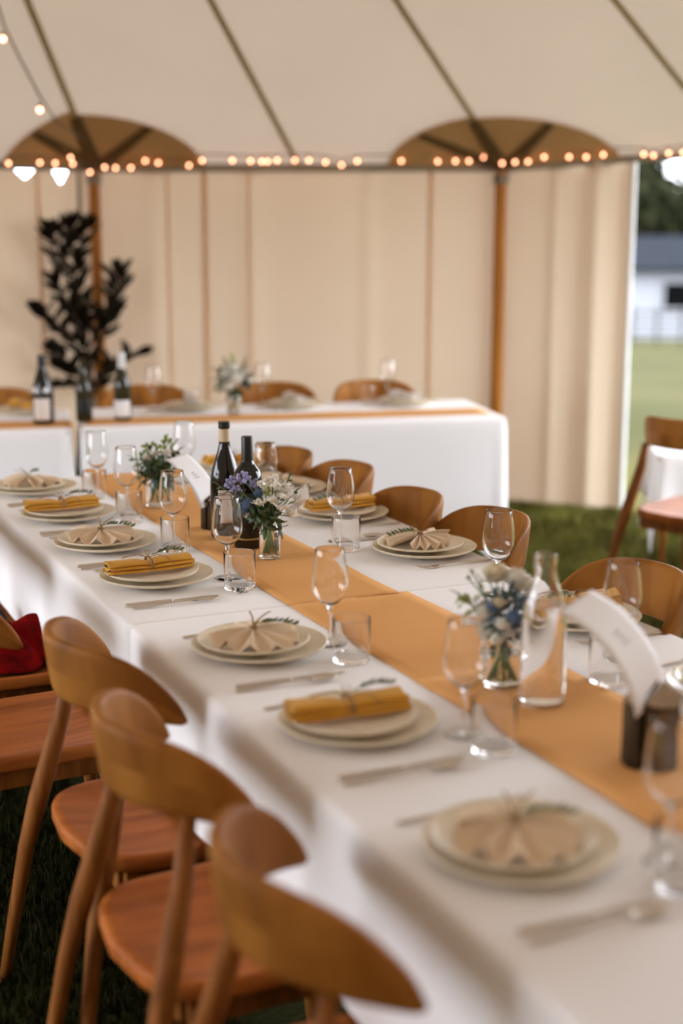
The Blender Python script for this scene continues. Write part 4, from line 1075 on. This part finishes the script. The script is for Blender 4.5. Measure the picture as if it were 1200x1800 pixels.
def curved_card(name, loc, rz, wd, ln, bend, label, z0, twist=0.0, lean=R(100)):
    """paper standing in the slot and curling over towards local -x as it rises"""
    root = empty(name, loc, rz); m = MB()
    a0 = lean
    def P(s, v):
        N_ = 24; x = z = 0
        for i in range(N_):
            t = s * (i + .5) / N_; a = a0 + bend * (t / ln) ; x += cos(a) * s / N_; z += sin(a) * s / N_
        return Vector((x, (v - .5) * wd, z0 + z + twist * (v - .5) * s))
    m.grid(lambda u, v: P(u * ln, v), 26, 8)
    m.build('paper_sheet', M['card'], root, solid=.0006)
    k = MB()
    for i in range(3):
        t0 = .50 + .05 * i
        def L_(q, o): 
            p = P(ln * (t0 + .006 * sin(q * 14 + i)), .40 + (.22 - .05 * i) * q); return p + Vector((o, 0, .0008 + .0006))
        k.tube([L_(j / 12, .0012) for j in range(13)], .0007, 5)
    k.build('faint_script', M['ink'], root)
    return tag(root, label, 'card', 'curled white cards')
FR = R(-54.3)
card_block((1.338, 1.732, TZ + .0055), R(-54.3), .044, .118, 3, 'dark bark wood block holding the large curled white card near the viewer')
curved_card('table_card', (1.338, 1.732, TZ + .0055), R(-54.3), .157, .210, R(63), 'large blank-looking white card curling out of the bark block near the viewer', .098)
card_block((1.305, 3.690, ZR), R(-48), .030, .092, 5, 'small dark bark block holding the card beside the tall wine bottle')
curved_card('table_card', (1.305, 3.690, ZR), R(-48), .118, .172, R(38), 'smaller curled white card standing beside the tall wine bottle', .066, lean=R(111))

# ------------------------------------------------------------------ red cloth on the chair
m = MB(); rn = random.Random(12); ph = [rn.random() * 6 for _ in range(8)]
def redfn(u, v):
    a = 2 * pi * v; r = u; k = 1 + .18 * sin(3 * a + ph[0]) + .12 * sin(5 * a + ph[1])
    x = .15 * r * k * cos(a); y = .185 * r * k * sin(a)
    z = .085 * (1 - r ** 2.4) * (1 + .25 * sin(x * 40 + ph[2]) + .2 * sin(y * 46 + ph[3] + 2 * sin(x * 22))) + .004
    return (x, y, z)
m.grid(redfn, 26, 64, cv=True)
o = m.build('red_jacket', M['red'], loc=(.715, 3.715, .451), solid=.004); o.rotation_euler = (0, 0, .4)
tag(o, 'crumpled dark red cloth dropped on a chair seat beside the long table', 'jacket')
m = MB(); m.tube([(.56, 3.93, .455), (.63, 3.975, .50), (.70, 3.965, .535), (.745, 3.92, .51), (.76, 3.86, .475)], [.016, .02, .02, .018, .012], 10, flat=.6)
tag(m.build('bag_handle', M['black']), 'thick black strap lying behind the crumpled red cloth', 'strap')

# ------------------------------------------------------------------ dark magnolia foliage tied to the pole
PB = inward(PL, .26); mg = empty('magnolia_branch', (PB.x, PB.y, .02), R(8)); kz = .00325
tag(mg, 'tall dark magnolia foliage standing against the wooden tent pole behind the head table', 'foliage')
rn = random.Random(9); Q = lambda x, y, d=0: Vector(((x - 176) * kz * 1.16, d, (872 - y) * kz))
br = [[(178, 860), (176, 720), (172, 640), (160, 560), (150, 480), (145, 400)], [(174, 660), (150, 600), (120, 560), (92, 535)], [(168, 600), (140, 530), (112, 490)], [(155, 520), (140, 470), (122, 432), (120, 410)], [(176, 640), (200, 570), (216, 520), (218, 480)],
      [(176, 670), (200, 630), (235, 612)], [(174, 665), (145, 640), (115, 604)], [(175, 690), (150, 665), (122, 662)], [(174, 600), (185, 560), (196, 535)], [(150, 480), (156, 440), (162, 402)], [(172, 640), (150, 640), (128, 632)], [(176, 690), (185, 670), (200, 650)]]
bm_, lm = MB(), MB()
for bi, b in enumerate(br):
    dp = rn.uniform(-.14, .03); pts = [Q(x, y, dp * (i / (len(b) - 1))) for i, (x, y) in enumerate(b)]
    bm_.tube(pts, [.008 * (1 - .6 * i / (len(pts) - 1)) + .002 for i in range(len(pts))], 7)
    L = sum((pts[i + 1] - pts[i]).length for i in range(len(pts) - 1)); n = int(L / .022)
    for i in range(n):
        t = (i + .5) / n
        if bi == 0 and t < .40: continue
        if bi > 0 and t < .2: continue
        f = t * (len(pts) - 1); k = min(int(f), len(pts) - 2); p = pts[k].lerp(pts[k + 1], f - k); d = (pts[k + 1] - pts[k]).normalized()
        a = i * 2.4 + bi; o = Vector((cos(a), sin(a) * .8, .25))
        lm.leaf(p, d * .55 + o * .85, (rn.uniform(-1, 1), -1, rn.uniform(-.3, 1)), rn.uniform(.10, .150), rn.uniform(.034, .046), rn.uniform(-.1, .2), 6)
    for q in range(4):
        d = (pts[-1] - pts[-2]).normalized(); lm.leaf(pts[-1], d + Vector((rn.uniform(-.6, .6), rn.uniform(-.5, .5), rn.uniform(-.2, .5))), (0, -1, .3), .10, .042, .1, 6)
bm_.build('branches', M['branch'], mg); lm.build('leaves', M['magnolia'], mg, solid=.0008)

# ------------------------------------------------------------------ beyond the open side
def hray(px, dist, z=0):
    return None
# far house: long low wall seen through the opening, standing down the slope
HC = Vector((30.3, 37.35, -2.45)); HD_ = Vector((.815, -.58, 0)); HN = Vector((-.58, -.815, 0))
house = empty('house', HC, atan2(HD_.y, HD_.x)); tag(house, 'long low white house with blue-grey roof down the field', 'house')
m = MB(); m.box((2.1, 3.0, 1.30), (9.0, 6, 2.60)); m.build('wall_body', M['house'], house, smooth=False)
m = MB(); m.add([(-2.8, -.5, 2.52), (7.0, -.5, 2.52), (7.0, 6.5, 2.52), (-2.8, 6.5, 2.52), (-2.5, 3, 3.50), (6.7, 3, 3.50), (-2.8, -.5, 2.44), (7.0, -.5, 2.44), (7.0, 6.5, 2.44), (-2.8, 6.5, 2.44)], [(0, 1, 5, 4), (1, 2, 5), (2, 3, 4, 5), (3, 0, 4), (6, 7, 1, 0), (7, 8, 2, 1), (8, 9, 3, 2), (9, 6, 0, 3), (9, 8, 7, 6)]); m.build('roof', M['slate'], house, smooth=False)
m = MB(); m.box((-.92, -.02, 1.63), (.86, .08, .83)); w_ = m.build('house_window', M['darkwin'], house, smooth=False, bevel=.01)
m = MB()
for c_, d_ in (((-.92, -.04, 2.075), (.98, .1, .06)), ((-.92, -.04, 1.185), (.98, .1, .06)), ((-1.38, -.04, 1.63), (.06, .1, .83)), ((-.46, -.04, 1.63), (.06, .1, .83))): m.box(c_, d_)
m.build('window_frame', M['house'], w_, smooth=False)
# post and wire fence before the house
FB = Vector((23.2, 29.5, 0)); fe = empty('fence', (FB.x, FB.y, gz(FB.x, FB.y)), atan2(HD_.y, HD_.x)); tag(fe, 'grey post and rail fence in front of the white house', 'fence')
for i in range(-3, 6):
    m = MB(); m.box((i * .62, 0, .47), (.07, .07, 1.05)); m.build('fence_post', M['fence'], fe, smooth=False, bevel=.008)
for z in (.30, .58, .86):
    m = MB(); m.box((.6, .05, z), (5.2, .03, .06)); m.build('fence_rail', M['fence'], fe, smooth=False)
m = MB(); m.ball((24.15, 29.2, gz(24.1, 29.2) + .62), (.16, .16, .14), 12, 8, .15); m.box((24.15, 29.2, gz(24.1, 29.2) + .27), (.06, .06, .6))
tag(m.build('field_trough', M['darkwin']), 'small dark round object on a stake at the fence', 'post')
# trees behind the house
def make_tree(seed):
    root = empty('tree'); rn = random.Random(seed); t = MB(); t.tube([(0, 0, 0), (.1, 0, 1.2), (.05, .1, 2.6), (.2, .1, 4)], [.22, .18, .13, .06], 9)
    for i in range(5): a = i * 1.26; t.tube([(.08, .05, 1.8 + .25 * i), (.7 * cos(a), .7 * sin(a), 2.6 + .3 * i), (1.3 * cos(a), 1.3 * sin(a), 3.2 + .3 * i)], [.07, .05, .02], 6)
    t.build('trunk', M['branch'], root); c_ = MB()
    for i in range(2600):
        d = Vector((rn.gauss(0, 1), rn.gauss(0, 1), rn.gauss(0, 1))).normalized(); lob = 1 + .22 * sin(3 * d.x + seed) + .2 * sin(4 * d.y + 2 * seed) + .15 * sin(5 * d.z + seed)
        p = Vector((d.x * 1.9, d.y * 1.9, 3.5 + d.z * 1.75)) * 1.0; q = Vector((0, 0, 3.5)); p = q + (p - q) * lob * rn.uniform(.72, 1.03)
        c_.leaf(p, (rn.gauss(0, 1), rn.gauss(0, 1), rn.gauss(0, 1)), d + Vector((0, 0, .4)), .42, .24, .2, 3)
    c_.build('crown', M['treeleaf'], root)
    return root
tr = [make_tree(1), make_tree(2)]
for i, (d, px_, sc, lab) in enumerate(((-3.0, 10.5, 1.38, 'dark tree behind the house, beside the canvas edge'), (1.6, 13, 1.38, 'dark tree behind the house roof, further from the canvas edge'))):
    p = HC + HD_ * d - HN * px_; o = place(tr[i % 2], (p.x, p.y, gz(p.x, p.y) - .1), i * 1.7); o.scale = (sc, sc, sc); tag(o, lab, 'tree', 'trees behind the house')

# ------------------------------------------------------------------ light: overcast daylight
W = bpy.data.worlds.new('overcast_sky'); SC.world = W; W.use_nodes = True
n = W.node_tree.nodes; l = W.node_tree.links; bg = n['Background']
tc = n.new('ShaderNodeTexCoord'); sx = n.new('ShaderNodeSeparateXYZ'); l.new(tc.outputs['Generated'], sx.inputs[0])
rp = n.new('ShaderNodeValToRGB'); e = rp.color_ramp.elements
e[0].position = 0.0; e[0].color = (.88, .92, 1.0, 1); e[1].position = .9; e[1].color = (.90, .94, 1.0, 1)
l.new(sx.outputs['Z'], rp.inputs[0]); l.new(rp.outputs[0], bg.inputs['Color']); bg.inputs['Strength'].default_value = 10.0

SC.view_settings.view_transform = 'Standard'; SC.view_settings.look = 'None'; SC.view_settings.exposure = .12; SC.view_settings.gamma = 1
SC.view_settings.use_curve_mapping = False
cy = SC.cycles
cy.max_bounces = 36; cy.diffuse_bounces = 6; cy.glossy_bounces = 8; cy.transmission_bounces = 32; cy.transparent_max_bounces = 16
cy.sample_clamp_indirect = 6; cy.blur_glossy = .3; cy.use_denoising = True
for d in ('OPENIMAGEDENOISE',):
    try: cy.denoiser = d
    except Exception: pass
